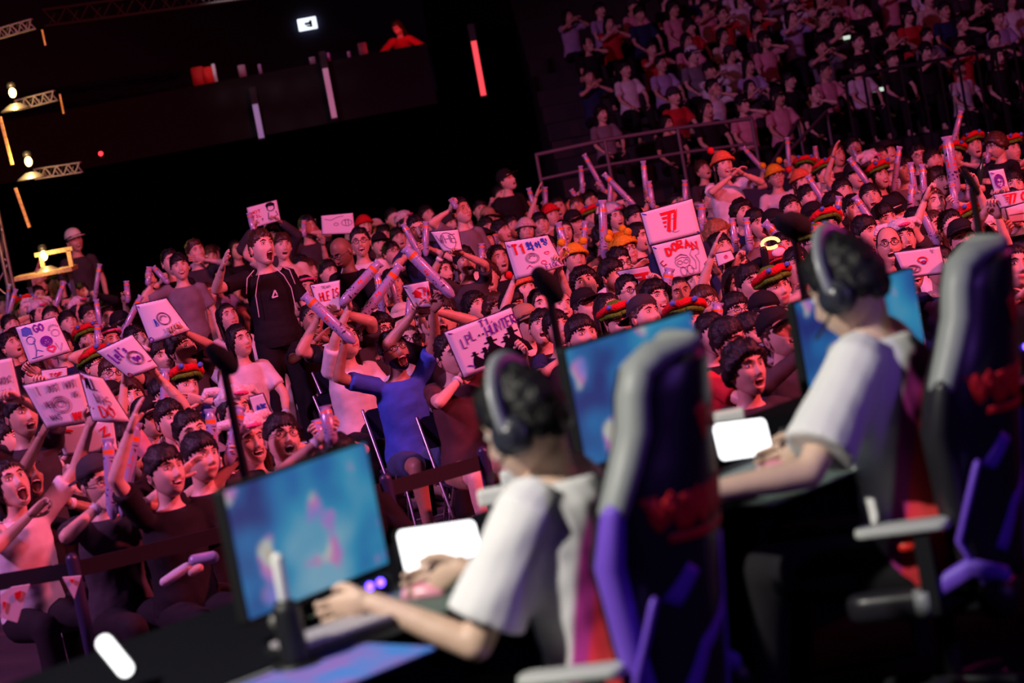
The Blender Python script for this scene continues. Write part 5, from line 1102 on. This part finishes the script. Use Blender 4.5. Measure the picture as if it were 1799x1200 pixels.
# small far figure in a pale cap at the left is already seated among the LIST
# ---------------------------------------------------------------- the stage with its desk, monitors, chairs and players
ZS, ZD = .82, 1.56
H1, H2 = at(925, 748, 5.6), at(1492, 508, 6.5)
RA = Vector((.71, .704, 0)).normalized(); RF = Vector((-RA.y, RA.x, 0))
def SPt(a, f, z, o=None): o = o or H1; p = Vector((o.x, o.y, 0)) + RA * a + RF * f; p.z = z; return p
def prism3(pts, z0, z1, name, m, **k): q = MB(); q.prism([(p[0], p[1]) for p in pts], z0, z1); return q.build(name, m, None, False, **k)
e0, e1 = SPt(-4.2, 1.55, 0), SPt(6.4, 1.55, 0)
prism3([e0, SPt(-4.2, -6, 0), SPt(6.4, -6, 0), e1], 0, ZS, 'floor_stage', M_STAGE, kind='structure')
e = empty('stage_desk', SPt(0, 0, ZS), label='long black desk running past both players on the stage', cat='desk')
O_ = SPt(0, 0, ZS)
def rel(a, f, z): return SPt(a, f, z) - O_
q = MB(); P4 = [rel(-2.6, .30, 0), rel(4.6, .30, 0), rel(4.6, 1.02, 0), rel(-2.6, 1.02, 0)]
q.prism([(p.x, p.y) for p in P4], ZD - ZS - .04, ZD - ZS); o = q.build('desk_top', mat('desk_black', (.005, .005, .009), .85, spec=.08), e, False); bevel(o, .006)
q = MB(); P4 = [rel(-2.6, .98, 0), rel(4.6, .98, 0), rel(4.6, 1.02, 0), rel(-2.6, 1.02, 0)]; q.prism([(p.x, p.y) for p in P4], 0, ZD - ZS - .04); q.build('front_panel', mat('panel_black', (.004, .004, .008), .9, spec=.05), e, False)
q = MB(); q.bar(rel(-2.6, .293, ZD - .02), rel(4.6, .293, ZD - .02), .014, .03); q.build('edge_trim', mat('grey_edge', (.45, .46, .48), .35, metal=.3), e, False)
for a_ in (-1.9, -.62, .62, 1.9, 3.2): q = MB(); q.bar(rel(a_, .4, ZS), rel(a_, .4, ZD - .04), .05); q.build('leg', M_BLACK, e, False)
# game picture: soft map of blues with coloured figures (this is what the screen itself gives off)
M_SCR = bpy.data.materials.new('game_screen'); M_SCR.use_nodes = True
def _scr():
    nt = M_SCR.node_tree; b = nt.nodes['Principled BSDF']; L = nt.links.new; tc = nt.nodes.new('ShaderNodeTexCoord')
    def noi(s, w):
        m = nt.nodes.new('ShaderNodeMapping'); m.inputs['Location'].default_value = (w, w, w); L(tc.outputs['Object'], m.inputs[0])
        n = nt.nodes.new('ShaderNodeTexNoise'); n.inputs['Scale'].default_value = s; n.inputs['Detail'].default_value = 1.5; L(m.outputs[0], n.inputs['Vector']); return n.outputs['Fac']
    def ramp(f, els):
        r = nt.nodes.new('ShaderNodeValToRGB'); E = r.color_ramp.elements; E[0].position, E[0].color = els[0][0], (*els[0][1], 1); E[1].position, E[1].color = els[1][0], (*els[1][1], 1)
        for p_, c_ in els[2:]: e_ = E.new(p_); e_.color = (*c_, 1)
        L(f, r.inputs[0]); return r.outputs[0]
    base = ramp(noi(4.5, 3), [(.32, (.03, .05, .30)), (.45, (.03, .22, .62)), (.58, (.05, .42, .75)), (.72, (.30, .62, .85))])
    sp = ramp(noi(9, 9), [(.57, (0, 0, 0)), (.66, (1, 1, 1))]); col = ramp(noi(7, 21), [(.38, (.35, .30, .95)), (.5, (.85, .30, .70)), (.56, (.75, .85, .8)), (.66, (.9, .45, .25))])
    m = nt.nodes.new('ShaderNodeMix'); m.data_type = 'RGBA'; L(sp, m.inputs[0]); L(base, m.inputs[6]); L(col, m.inputs[7])
    b.inputs['Base Color'].default_value = (.02, .02, .02, 1); L(m.outputs[2], b.inputs['Emission Color']); b.inputs['Emission Strength'].default_value = .50; b.inputs['Roughness'].default_value = .35
_scr()
def monitor(c4, d2, label):
    (tl, tr, br, bl), (dn, df) = c4, d2
    P = [at(*tl, dn), at(*tr, df), at(*br, df), at(*bl, dn)]
    # square it up: upright edges vertical, one level bottom
    zt, zb_ = (P[0].z + P[1].z) / 2, (P[2].z + P[3].z) / 2; A_, B_ = (P[0] + P[3]) / 2, (P[1] + P[2]) / 2
    c = Vector(((A_.x + B_.x) / 2, (A_.y + B_.y) / 2, (zt + zb_) / 2)); w = math.hypot(B_.x - A_.x, B_.y - A_.y); h = zt - zb_; ang = math.atan2(B_.y - A_.y, B_.x - A_.x)
    e = empty('monitor', (c.x, c.y, ZD), ang, label=label, cat='monitor'); R = Euler((pi / 2, 0, 0)).to_matrix().to_4x4(); T = Matrix.Translation((0, 0, c.z - ZD))
    q = MB(); q.prism(rrect(w, h, .012), 0, .03, 0, T @ Matrix.Translation((0, .03, 0)) @ R); q.prism(rrect(w * .5, h * .55, .03), -.02, .0, 0, T @ Matrix.Translation((0, .03, 0)) @ R); q.build('casing', M_BLACK, e, False)
    q = MB(); q.prism(rrect(w - .018, h - .022, .003, 1), 0, .003, 0, T @ Matrix.Translation((0, -.0005, .004)) @ R); q.build('screen', M_SCR, e, False)
    q = MB(); q.tube([(0, .07, .01), (0, .075, c.z - ZD)], [.03, .022], 12, round_=False); q.build('stand_neck', M_BLACK, e)
    for s in (-1, 1): q = MB(); q.bar((0, .075, .008), (s * .16, -.02 if s else 0, .008), .03, .014); q.build('stand_foot', M_BLACK, e, False)
    return e
monitor([(385, 850), (642, 782), (690, 1003), (435, 1095)], (5.6, 6.0), 'wide blue game monitor in front of the near player')
monitor([(985, 603), (1215, 553), (1256, 765), (1028, 815)], (6.5, 6.9), 'blue game monitor half hidden between the near player and his chair')
monitor([(1385, 525), (1600, 475), (1640, 660), (1430, 715)], (7.2, 7.6), 'narrow looking blue monitor partly behind the face of the far player')
M_WHT = mat('white_display', (.8, .8, .8), .4, emit=(.95, .97, 1), es=2.6)
def tablet(c4, d2, label, thick=.012, mt=M_WHT, nm='tablet'):
    (tl, tr, br, bl) = c4; dn, df = d2; P = [at(*tl, dn + .03), at(*tr, df + .03), at(*br, df), at(*bl, dn)]
    c = sum(P, Vector()) / 4; X = ((P[1] - P[0]) + (P[2] - P[3])); X = X.normalized(); Y = ((P[0] - P[3]) + (P[1] - P[2])); Y = (Y - X * Y.dot(X)).normalized(); Z = X.cross(Y)
    w = ((P[1] - P[0]).length + (P[2] - P[3]).length) / 2; h = ((P[0] - P[3]).length + (P[1] - P[2]).length) / 2
    if Z.y > 0: pass
    R = Matrix(((X.x, Y.x, Z.x), (X.y, Y.y, Z.y), (X.z, Y.z, Z.z))).to_4x4()
    e = empty(nm, c, label=label, cat='tablet')
    q = MB(); q.prism(rrect(w + .012, h + .012, .022), -thick, 0, 0, R); q.build('casing', M_BLACK, e, False)
    q = MB(); q.prism(rrect(w, h, .018), 0, .002, 0, R); q.build('lit_screen', mt, e, False)
    for s in (-1, 1):
        a_ = R @ Vector((s * w * .3, 0, -thick * .5)); b_ = a_ + RF * .06; b_.z = ZD - c.z
        if a_.z + c.z > ZD + .02: q = MB(); q.bar(a_, b_, .012); q.build('support_leg', M_BLACK, e, False)
    return e
tablet([(697, 936), (832, 911), (849, 990), (713, 1007)], (6.05, 6.25), 'blank white glowing tablet between the near monitor and the near player')
tablet([(1254, 746), (1342, 735), (1358, 796), (1263, 810)], (6.85, 7.0), 'blank white glowing tablet before the far player')
# a third one lies tipped over at the left end
p_ = [onz(162, 1116, 1.70), onz(182, 1113, 1.70), onz(244, 1192, 1.60), onz(222, 1190, 1.60)]
c_ = sum(p_, Vector()) / 4; X = (p_[3] - p_[0]).normalized(); Y = (p_[1] - p_[0]); Y = (Y - X * Y.dot(X)).normalized(); Z = X.cross(Y)
if Z.dot(CP - c_) < 0: Z = -Z; Y = -Y
Rm = Matrix(((X.x, Y.x, Z.x), (X.y, Y.y, Z.y), (X.z, Y.z, Z.z))).to_4x4(); e = empty('tablet', c_, label='slim white glowing panel seen edge on at the lower left', cat='tablet')
Lg = (p_[3] - p_[0]).length * 1.0
q = MB(); q.prism(rrect(Lg * .86, .036, .016), 0, .004, 0, Rm); q.build('lit_screen', M_WHT, e, False); q = MB(); q.prism(rrect(Lg * .87, .046, .02), -.02, 0, 0, Rm); q.build('casing', M_BLACK, e, False)
q = MB(); q.bar((0, .02, -.04), (0, .02, ZS - c_.z), .012); q.build('stand_post', M_BLACK, e, False)

# desk clutter
def keyboard(p, ang, label, w=.36):
    e = empty('keyboard', p, ang, label=label, cat='keyboard'); q = MB(); q.box((-w / 2, -.07, 0), (w / 2, .07, .022)); bevel(q.build('case', M_BLACK, e, False), .005)
    q = MB()
    for j in range(5):
        for i in range(14): x = -w / 2 + .012 + i * (w - .02) / 14; y = -.06 + j * .0245; q.box((x, y, .022), (x + .02, y + .019, .032))
    q.build('keycaps', mat('keycap', (.55, .50, .55), .5), e, False, kind='stuff'); return e
angd = math.atan2(RA.y, RA.x)
pL = onz(608, 1120, ZD + .012); keyboard(Vector((pL.x, pL.y, ZD + .012)), angd - .1, 'keyboard under the left hand of the near player')
pR = onz(1215, 905, ZD + .012); keyboard(Vector((pR.x, pR.y, ZD + .012)), angd - .1, 'keyboard of the far player, hidden behind the near chair')
def mousepad(p, label, col, w=.42, d=.40):
    o = MB(); o.prism(rrect(w, d, .02), 0, .004); o = o.build('desk_mat', col, None, False, label=label, cat='desk mat'); o.location = p; o.rotation_euler = (0, 0, angd); return o
M_MAT = mat('grey_green_mat', (.10, .15, .13), .6); 
p_ = onz(742, 1050, ZD + .002); mousepad(Vector((p_.x, p_.y, ZD + .002)), 'grey green mouse mat below the first white tablet', M_MAT)
p_ = onz(1340, 850, ZD + .002); mousepad(Vector((p_.x, p_.y, ZD + .002)), 'grey green mouse mat under the far player arms', M_MAT, .5, .45)
p_ = onz(560, 1188, ZD + .002); mousepad(Vector((p_.x, p_.y, ZD + .002)), 'blue and violet printed mat at the bottom edge', mat('printed_mat', (.05, .25, .75), .5, col2=(.35, .15, .55), nscale=7), .45, .3)
def mouse(p, ang, label):
    e = empty('mouse', p, ang, label=label, cat='mouse'); q = MB(); R = []
    for y, w, h in ((-.058, .012, .012), (-.05, .026, .024), (-.02, .031, .036), (.02, .029, .034), (.05, .024, .022), (.06, .01, .012)):
        a = np.linspace(0, pi, 9); R.append([(w * cos(t), y, h * sin(t)) for t in a] + [(-w * .8, y, 0), (0, y, 0), (w * .8, y, 0)])
    q.rings(R); q.build('shell', mat('pink_mouse', (.80, .32, .42), .3), e); q = MB(); q.tube([(0, -.045, .030), (0, -.025, .038)], .006, 8); q.build('wheel', M_BLACK, e); return e
# speaker / hub with blue lights, cup with a white straw-like light stick, drink cans
def led(px, py, d, label):
    p = at(px, py, d); e = empty('desk_hub', (p.x, p.y, ZD), angd, label=label, cat='desk hub'); h = max(.04, p.z - ZD); q = MB(); q.prism(rrect(.12, .06, .01), 0, h + .01); q.build('housing', M_BLACK, e, False)
    for s in (-.018, .018): q = MB(); q.ell((s, -.032, h), .009, 10, 7); q.build('blue_lamp', mat('blue_led', (.05, .02, .9), .4, emit=(.10, .04, 1), es=14), e)
led(646, 1037, 5.9, 'small black hub with two blue lights under the near monitor'); led(1406, 750, 6.85, 'small black hub with two blue lights beside the second tablet'); led(1792, 608, 7.6, 'blue light of a hub at the right edge')
p = at(518, 1150, 5.3); e = empty('microphone', (p.x, p.y, ZD), label='black desk microphone with a white upright tube in front of the near monitor', cat='microphone')
q = MB(); q.tube([(0, 0, .0), (0, 0, .012)], .055, 20, round_=False); q.build('base', M_BLACK, e)
q = MB(); q.tube([(0, 0, .012), (0, 0, .13)], .032, 16); q.build('body', M_BLACK, e); q = MB(); q.tube([(.0, 0, .13), (.003, 0, .25)], .0135, 12); q.build('white_tube', mat('milk_white', (.85, .85, .8), .5), e)
p = at(492, 1110, 5.5); e = empty('small_stand', (p.x, p.y, ZD), label='small shiny metal knob stand beside the desk microphone', cat='stand'); q = MB(); q.tube([(0, 0, 0), (0, 0, .05)], [.02, .012], 12); q.build('stem', M_BLACK, e); q = MB(); q.ell((0, 0, .07), .022, 12, 8); q.build('knob', M_ALU, e)
def desk_item(name, px, py, d, w, h, col, label, cat, r=None):
    p = at(px, py, d); q = MB(); q.prism(rrect(w, .05, .012), -h / 2, h / 2); q = bevel(q.build(name, mat(name + '_white', col, .5), None, False, label=label, cat=cat), .01); p = onz(px, py + 12, ZD + h / 2); q.location = (p.x, p.y, ZD + h / 2 + .001); return q
desk_item('tissue_box', 878, 858, 6.6, .13, .05, (.9, .9, .92), 'white box glinting just past the chin of the near player', 'box')
desk_item('tissue_box', 1282, 722, 7.3, .10, .05, (.28, .30, .24), 'pale greenish box above the second white tablet', 'box')
desk_item('drink_can', 895, 832, 6.65, .05, .06, (.9, .9, .95), 'small white tin above the white box by the near player', 'tin')

# ---- gaming chair, built facing -Y
M_CH = mat('chair_leather', (.016, .014, .02), .38, spec=.5); M_CG = mat('chair_lit_side', (.27, .29, .29), .45); M_PUR = mat('purple_print_and_light', (.17, .07, .62), .5); M_RED = mat('red_print', (.62, .012, .014), .55)
def chair(pos, yaw, label, k=0):
    e = empty('gaming_chair', pos, yaw, label=label, cat='gaming chair')
    tiltm = Matrix.Translation((0, .20, .44)) @ Matrix.Rotation(-math.radians(7), 4, 'X')
    prof = [(0, .24, .0), (.06, .255, .02), (.25, .255, .05), (.45, .275, .07), (.58, .275, .06), (.68, .225, .045), (.76, .19, .035), (.84, .18, .035), (.90, .155, .03), (.93, .11, .01)]
    def section(z, hw, wing, g=0, u0=-1, u1=1, n=15, out=None):
        O = []; I = []
        for i in range(n):
            u = u0 + (u1 - u0) * i / (n - 1); x = u * (hw + g); yo = .055 - (wing + .035) * abs(u) ** 3 * 1.6 + g; O.append((x, yo, z)); I.append((x * .98, yo - .085 + .03 * (1 - abs(u)) - 2 * g, z))
        return (O, I)
    q = MB(); R = []
    for z, hw, wg in prof: O, I = section(z, hw, wg); R.append(O + I[::-1])
    q.rings(R); o = q.build('backrest', [M_CH], e, True, M=tiltm)
    # side bolsters: key light on the upper leather is put into its grey colour
    for sg in (-1, 1):
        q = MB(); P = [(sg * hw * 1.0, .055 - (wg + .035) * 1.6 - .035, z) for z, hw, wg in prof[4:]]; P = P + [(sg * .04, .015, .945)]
        q.tube(P, [.030, .034, .036, .034, .034, .034, .022], 10, sq=1.35); q.build('lit_bolster', M_CG, o)
        q = MB(); P = [(sg * hw * 1.0, .055 - (wg + .035) * 1.6 - .035, z) for z, hw, wg in prof[:5]]; q.tube(P, [.03, .034, .036, .038, .030], 10, sq=1.35); q.build('side_bolster', M_PUR if k == 0 else M_CH, o)  # near chair: purple stage light on the lower wing is put into its colour
    def back_pt(x, z, off=.004):
        z_ = [p[0] for p in prof]; hw = np.interp(z, z_, [p[1] for p in prof]); wg = np.interp(z, z_, [p[2] for p in prof]); u = x / hw; return (x, .055 - (wg + .035) * abs(u) ** 3 * 1.6 + off, z)
    def patch(poly_rows, m, nm):
        R = [[back_pt(x, z) for x, z in row] for row in poly_rows]; T = [[(x, y - .003, z) for x, y, z in r][::-1] for r in R]
        q = MB(); q.rings([a_ + b_ for a_, b_ in zip(R, T)]); q.build(nm, m, o, True)
    def bandp(pts, w, m, nm, n=14):
        pts = [Vector((x, 0, z)) for x, z in pts]; rows = []
        D = []
        for a_, b_ in zip(pts, pts[1:]): D += [a_.lerp(b_, i / 5) for i in range(5)]
        D.append(pts[-1])
        for i, p in enumerate(D):
            d = (D[min(i + 1, len(D) - 1)] - D[max(i - 1, 0)]).normalized(); s_ = Vector((d.z, 0, -d.x)) * w / 2
            rows.append([(p.x + s_.x * t, p.z + s_.z * t) for t in (-1, -.4, .4, 1)])
        patch(rows, m, nm)
    # red emblem on the headrest, red script band across the shoulders, purple strokes below
    for pts in ([(-.08, .80), (-.03, .765), (.03, .765), (.08, .80)], [(-.085, .80), (-.055, .72)], [(.085, .80), (.055, .72)], [(0, .79), (0, .735)]): bandp(pts, .030, M_RED, 'red_emblem')
    for i in range(6): x_ = -.19 + i * .076; bandp([(x_ - .018, .515), (x_ + .012, .60), (x_ + .035, .53), (x_ + .05, .605)], .030, M_RED, 'red_brush_mark')
    bandp([(-.20, .485), (.0, .492), (.21, .50)], .022, M_RED, 'red_underline')
    for pts in ([(-.05, .46), (-.06, .10), (-.04, .01)], [(-.16, .36), (-.02, .27), (.12, .22), (.20, .10)], [(.15, .42), (.21, .34)], [(-.19, .30), (-.15, .22)]): bandp(pts, .042, M_PUR, 'purple_stroke')
    q = MB(); q.tube([(-.13, -.055, .80), (0, -.085, .80), (.13, -.055, .80)], [.045, .05, .045], 12); q.build('head_pillow', M_CH, e, M=tiltm)
    q = MB(); pts = rrect(.50, .50, .08); q.prism(pts, .37, .46); bevel(q.build('seat', M_CH, e, True), .03, 3)
    for sg in (-1, 1):
        q = MB(); q.bar((sg * .29, .02, .40), (sg * .29, .02, .64), .045, .06); q.build('arm_post', M_BLACK, e, False)
        q = MB(); q.tube([(sg * .29, -.015, .60), (sg * .29, -.035, .60)], .016, 12); q.build('red_button', mat('button_red', (.85, .03, .02), .3), e)
        q = MB(); q.tube([(sg * .29, .0, .40), (sg * .29, -.0, .47)], .034, 12, round_=False); q.build('arm_collar', mat('collar_grey', (.20, .21, .23), .4), e)
        q = MB(); q.prism(rrect(.09, .27, .035), .64, .668, 0, Matrix.Translation((sg * .29, -.03, 0))); bevel(q.build('armrest', mat('arm_pad_grey', (.50, .52, .50), .4), e, True), .008)
        q = MB(); q.tube([(sg * .315, .205, .43), (sg * .345, .205, .43)], .055, 16, round_=False); q.build('hinge_cover', M_BLACK, e)
        for j, (P, w) in enumerate([([(sg * .276, .17, .47), (sg * .30, .12, .60), (sg * .285, .20, .80)], .022), ([(sg * .29, .02, .46), (sg * .30, .14, .52), (sg * .30, .22, .49)], .030)]):
            q = MB(); q.tube(P, w, 8, sq=.5); q.build('purple_trim', M_PUR, e)
    q = MB(); q.tube([(0, 0, .10), (0, 0, .37)], .03, 14, round_=False); q.build('gas_lift', M_STEEL, e)
    for i in range(5):
        a = 2 * pi * i / 5 + .3; q = MB(); q.tube([(0, 0, .12), (.16 * cos(a), .16 * sin(a), .105), (.31 * cos(a), .31 * sin(a), .075)], [.03, .024, .02], 8); b_ = q.build('base_arm', M_BLACK, e)
        q = MB(); q.tube([(.31 * cos(a) - .02 * sin(a), .31 * sin(a) + .02 * cos(a), .031), (.31 * cos(a) + .02 * sin(a), .31 * sin(a) - .02 * cos(a), .031)], .03, 12, round_=False); q.build('caster', M_STEEL, b_)
    return e
YAW = math.radians(-113)
FD = Vector((sin(YAW), -cos(YAW), 0)); SD = Vector((cos(YAW), sin(YAW), 0))
# ---- jersey: white with a magenta to red flank
M_JER = bpy.data.materials.new('white_jersey'); M_JER.use_nodes = True
def _jer():
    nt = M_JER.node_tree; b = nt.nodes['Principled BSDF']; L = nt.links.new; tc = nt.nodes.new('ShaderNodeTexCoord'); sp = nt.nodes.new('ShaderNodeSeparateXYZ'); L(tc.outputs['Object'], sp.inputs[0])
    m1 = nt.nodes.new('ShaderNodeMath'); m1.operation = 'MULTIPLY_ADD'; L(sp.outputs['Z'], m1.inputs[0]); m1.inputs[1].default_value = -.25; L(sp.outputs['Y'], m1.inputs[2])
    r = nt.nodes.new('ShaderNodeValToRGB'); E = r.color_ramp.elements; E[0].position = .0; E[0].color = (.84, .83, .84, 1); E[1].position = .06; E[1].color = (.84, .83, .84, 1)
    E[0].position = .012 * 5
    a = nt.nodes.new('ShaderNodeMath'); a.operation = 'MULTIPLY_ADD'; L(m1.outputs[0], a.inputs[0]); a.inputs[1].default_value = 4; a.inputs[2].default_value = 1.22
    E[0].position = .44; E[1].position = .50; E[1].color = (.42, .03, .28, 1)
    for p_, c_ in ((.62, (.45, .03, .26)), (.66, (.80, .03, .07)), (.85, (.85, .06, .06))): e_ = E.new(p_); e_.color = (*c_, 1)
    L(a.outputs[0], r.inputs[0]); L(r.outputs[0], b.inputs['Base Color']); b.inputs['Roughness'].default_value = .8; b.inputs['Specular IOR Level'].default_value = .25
_jer(); CLOTH['jersey'] = M_JER
def player(Hd, lab, handL, handR, sc, up_d, dz=0, lean=.06, hair='short', hk=('relax', 'relax')):
    base = 1.20 * sc; lift = Hd.z - base; root = Vector((Hd.x, Hd.y, 0)) - FD * (lean * 1.15 + .025) * sc; root.z = lift
    def loc(w): return (Matrix.Rotation(-YAW, 3, 'Z') @ (Vector(w) - root)) / sc
    B0 = dict(SIT); fl = (ZS - lift) / sc + .09
    legs = ([(-.13, -.40, .51), (.13, -.40, .51)], [(-.13, -.46, fl), (.13, -.46, fl)])
    kL, kR = loc(handL), loc(handR)
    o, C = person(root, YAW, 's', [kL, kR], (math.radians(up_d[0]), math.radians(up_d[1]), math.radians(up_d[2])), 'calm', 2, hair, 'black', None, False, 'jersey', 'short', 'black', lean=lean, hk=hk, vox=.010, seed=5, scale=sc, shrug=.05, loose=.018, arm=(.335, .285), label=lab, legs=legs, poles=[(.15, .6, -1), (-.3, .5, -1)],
                  handup=[tuple((-Vector((.0, .95, .25)))), tuple((-Vector((.0, .95, .25))))])
    hc = Vector((0, -lean * 1.15 - .025, 1.20)); HM = M4(Euler((math.radians(up_d[1]), math.radians(up_d[2]), math.radians(up_d[0])), 'XYZ').to_matrix() * 1.07, hc)
    e = bpy.data.objects.new('headset', None); 
    q = MB(); P = [(.102 * sin(a), .012, .022 + .128 * cos(a)) for a in np.linspace(-1.65, 1.65, 25)]; q.tube(P, .012, 10, sq=1.9, side=(0, 1, 0)); hb = q.build('headset', mat('headband_grey', (.30, .31, .34), .3, spec=.8), o, M=HM)
    for sg in (-1, 1):
        q = MB(); q.tube([(sg * .074, .012, -.008), (sg * .112, .012, -.008)], [.046, .042], 18, round_=False, sq=1.0); q.tube([(sg * .112, .012, -.008), (sg * .120, .012, -.008)], [.030, .024], 16, round_=False); q.build('ear_cup', mat('headset_dark', (.03, .03, .045), .3, spec=.6), hb)
    q = MB(); q.tube([(.105, .0, -.03), (.105, -.05, -.062), (.07, -.10, -.075)], .004, 6); q.build('boom_mic', M_BLACK, hb)
    bpy.data.objects.remove(e)
    # sleeve marks
    q = MB(); s_ = Vector(C['arms'][0][0]).lerp(Vector(C['arms'][0][1]), .45) + Vector((.062, .0, .01)); q.box(tuple(s_ - Vector((.004, .022, .018))), tuple(s_ + Vector((.004, .022, .018)))); q.build('sleeve_badge', mat('badge_dark', (.08, .08, .10), .6), o, False)
    return o, root
HLp = Vector((-.44, 5.53, ZD + .075)); HRp = at(818, 1028, 5.75); HRp.z = ZD + .07
p1, r1 = player(H1, 'near player in white and red jersey with headset, left arm toward the keyboard', HLp, HRp, 1.0, (-8, 16, 0))
HL2 = at(1235, 893, 6.1); HL2.z = ZD + .075; HR2 = at(1432, 808, 6.55); HR2.z = ZD + .07
p2, r2 = player(H2, 'far player in white and red jersey with headset, hand on a pink mouse', HL2, HR2, 1.05, (-14, 18, 0), lean=.05)
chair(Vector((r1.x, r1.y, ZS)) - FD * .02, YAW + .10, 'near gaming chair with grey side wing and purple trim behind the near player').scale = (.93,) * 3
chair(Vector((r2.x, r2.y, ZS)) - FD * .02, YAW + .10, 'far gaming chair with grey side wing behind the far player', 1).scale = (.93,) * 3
pm = HR2 + FD * .115; mouse(Vector((pm.x, pm.y, ZD + .006)), YAW, 'pink mouse under the hand of the far player'); pm = HRp + FD * .115; mouse(Vector((pm.x, pm.y, ZD + .006)), YAW, 'mouse under the far side hand of the near player')
# audience microphones on stands at the stage edge
def mic(px, py, d, label, r=.055, L=.20, tilt=(0, 0, 0), zb_=None):
    p = at(px, py, d); zf = 0 if zb_ is None else zb_; e = empty('stage_microphone', (p.x, p.y, zf), label=label, cat='microphone'); h = p.z - zf
    q = MB(); q.tube([(0, 0, .02), (0, 0, h - .03)], .016, 10); q.build('stand_pole', M_BLACK, e); q = MB()
    q.tube([(0, 0, .0), (0, 0, .025)], .13, 20, round_=False); q.build('stand_base', M_BLACK, e)
    q = MB(); q.tube([(-L / 2, 0, 0), (-L * .2, 0, .0), (L * .2, 0, 0), (L / 2, 0, 0)], [r * .75, r, r, r * .8], 16); q.build('windshield', mat('foam_black', (.014, .03, .028), .95, bump=.5, nscale=80), e, M=Matrix.Translation((0, 0, h)) @ Euler(tilt).to_matrix().to_4x4())
    return e
mic(390, 630, 8.6, 'black foam windshield microphone above the near monitor', .038, .09, (0, .95, .3))
mic(962, 500, 8.8, 'black foam windshield microphone right below the Korean card', .042, .10, (0, 1.05, .3))
mic(1392, 395, 9.6, 'black foam windshield microphone on a tall pole beside the far player', .055, .08, (0, .4, .2))
mic(1706, 320, 9.6, 'thin dark microphone stand rising behind the far chair', .018, .10, (0, 1.2, 0))
SPECIAL_DROP = []
for p in PEOPLE:
    spawn(p, .015 if p['Y'] < 14 else .02 if p['Y'] < 19 else .024)
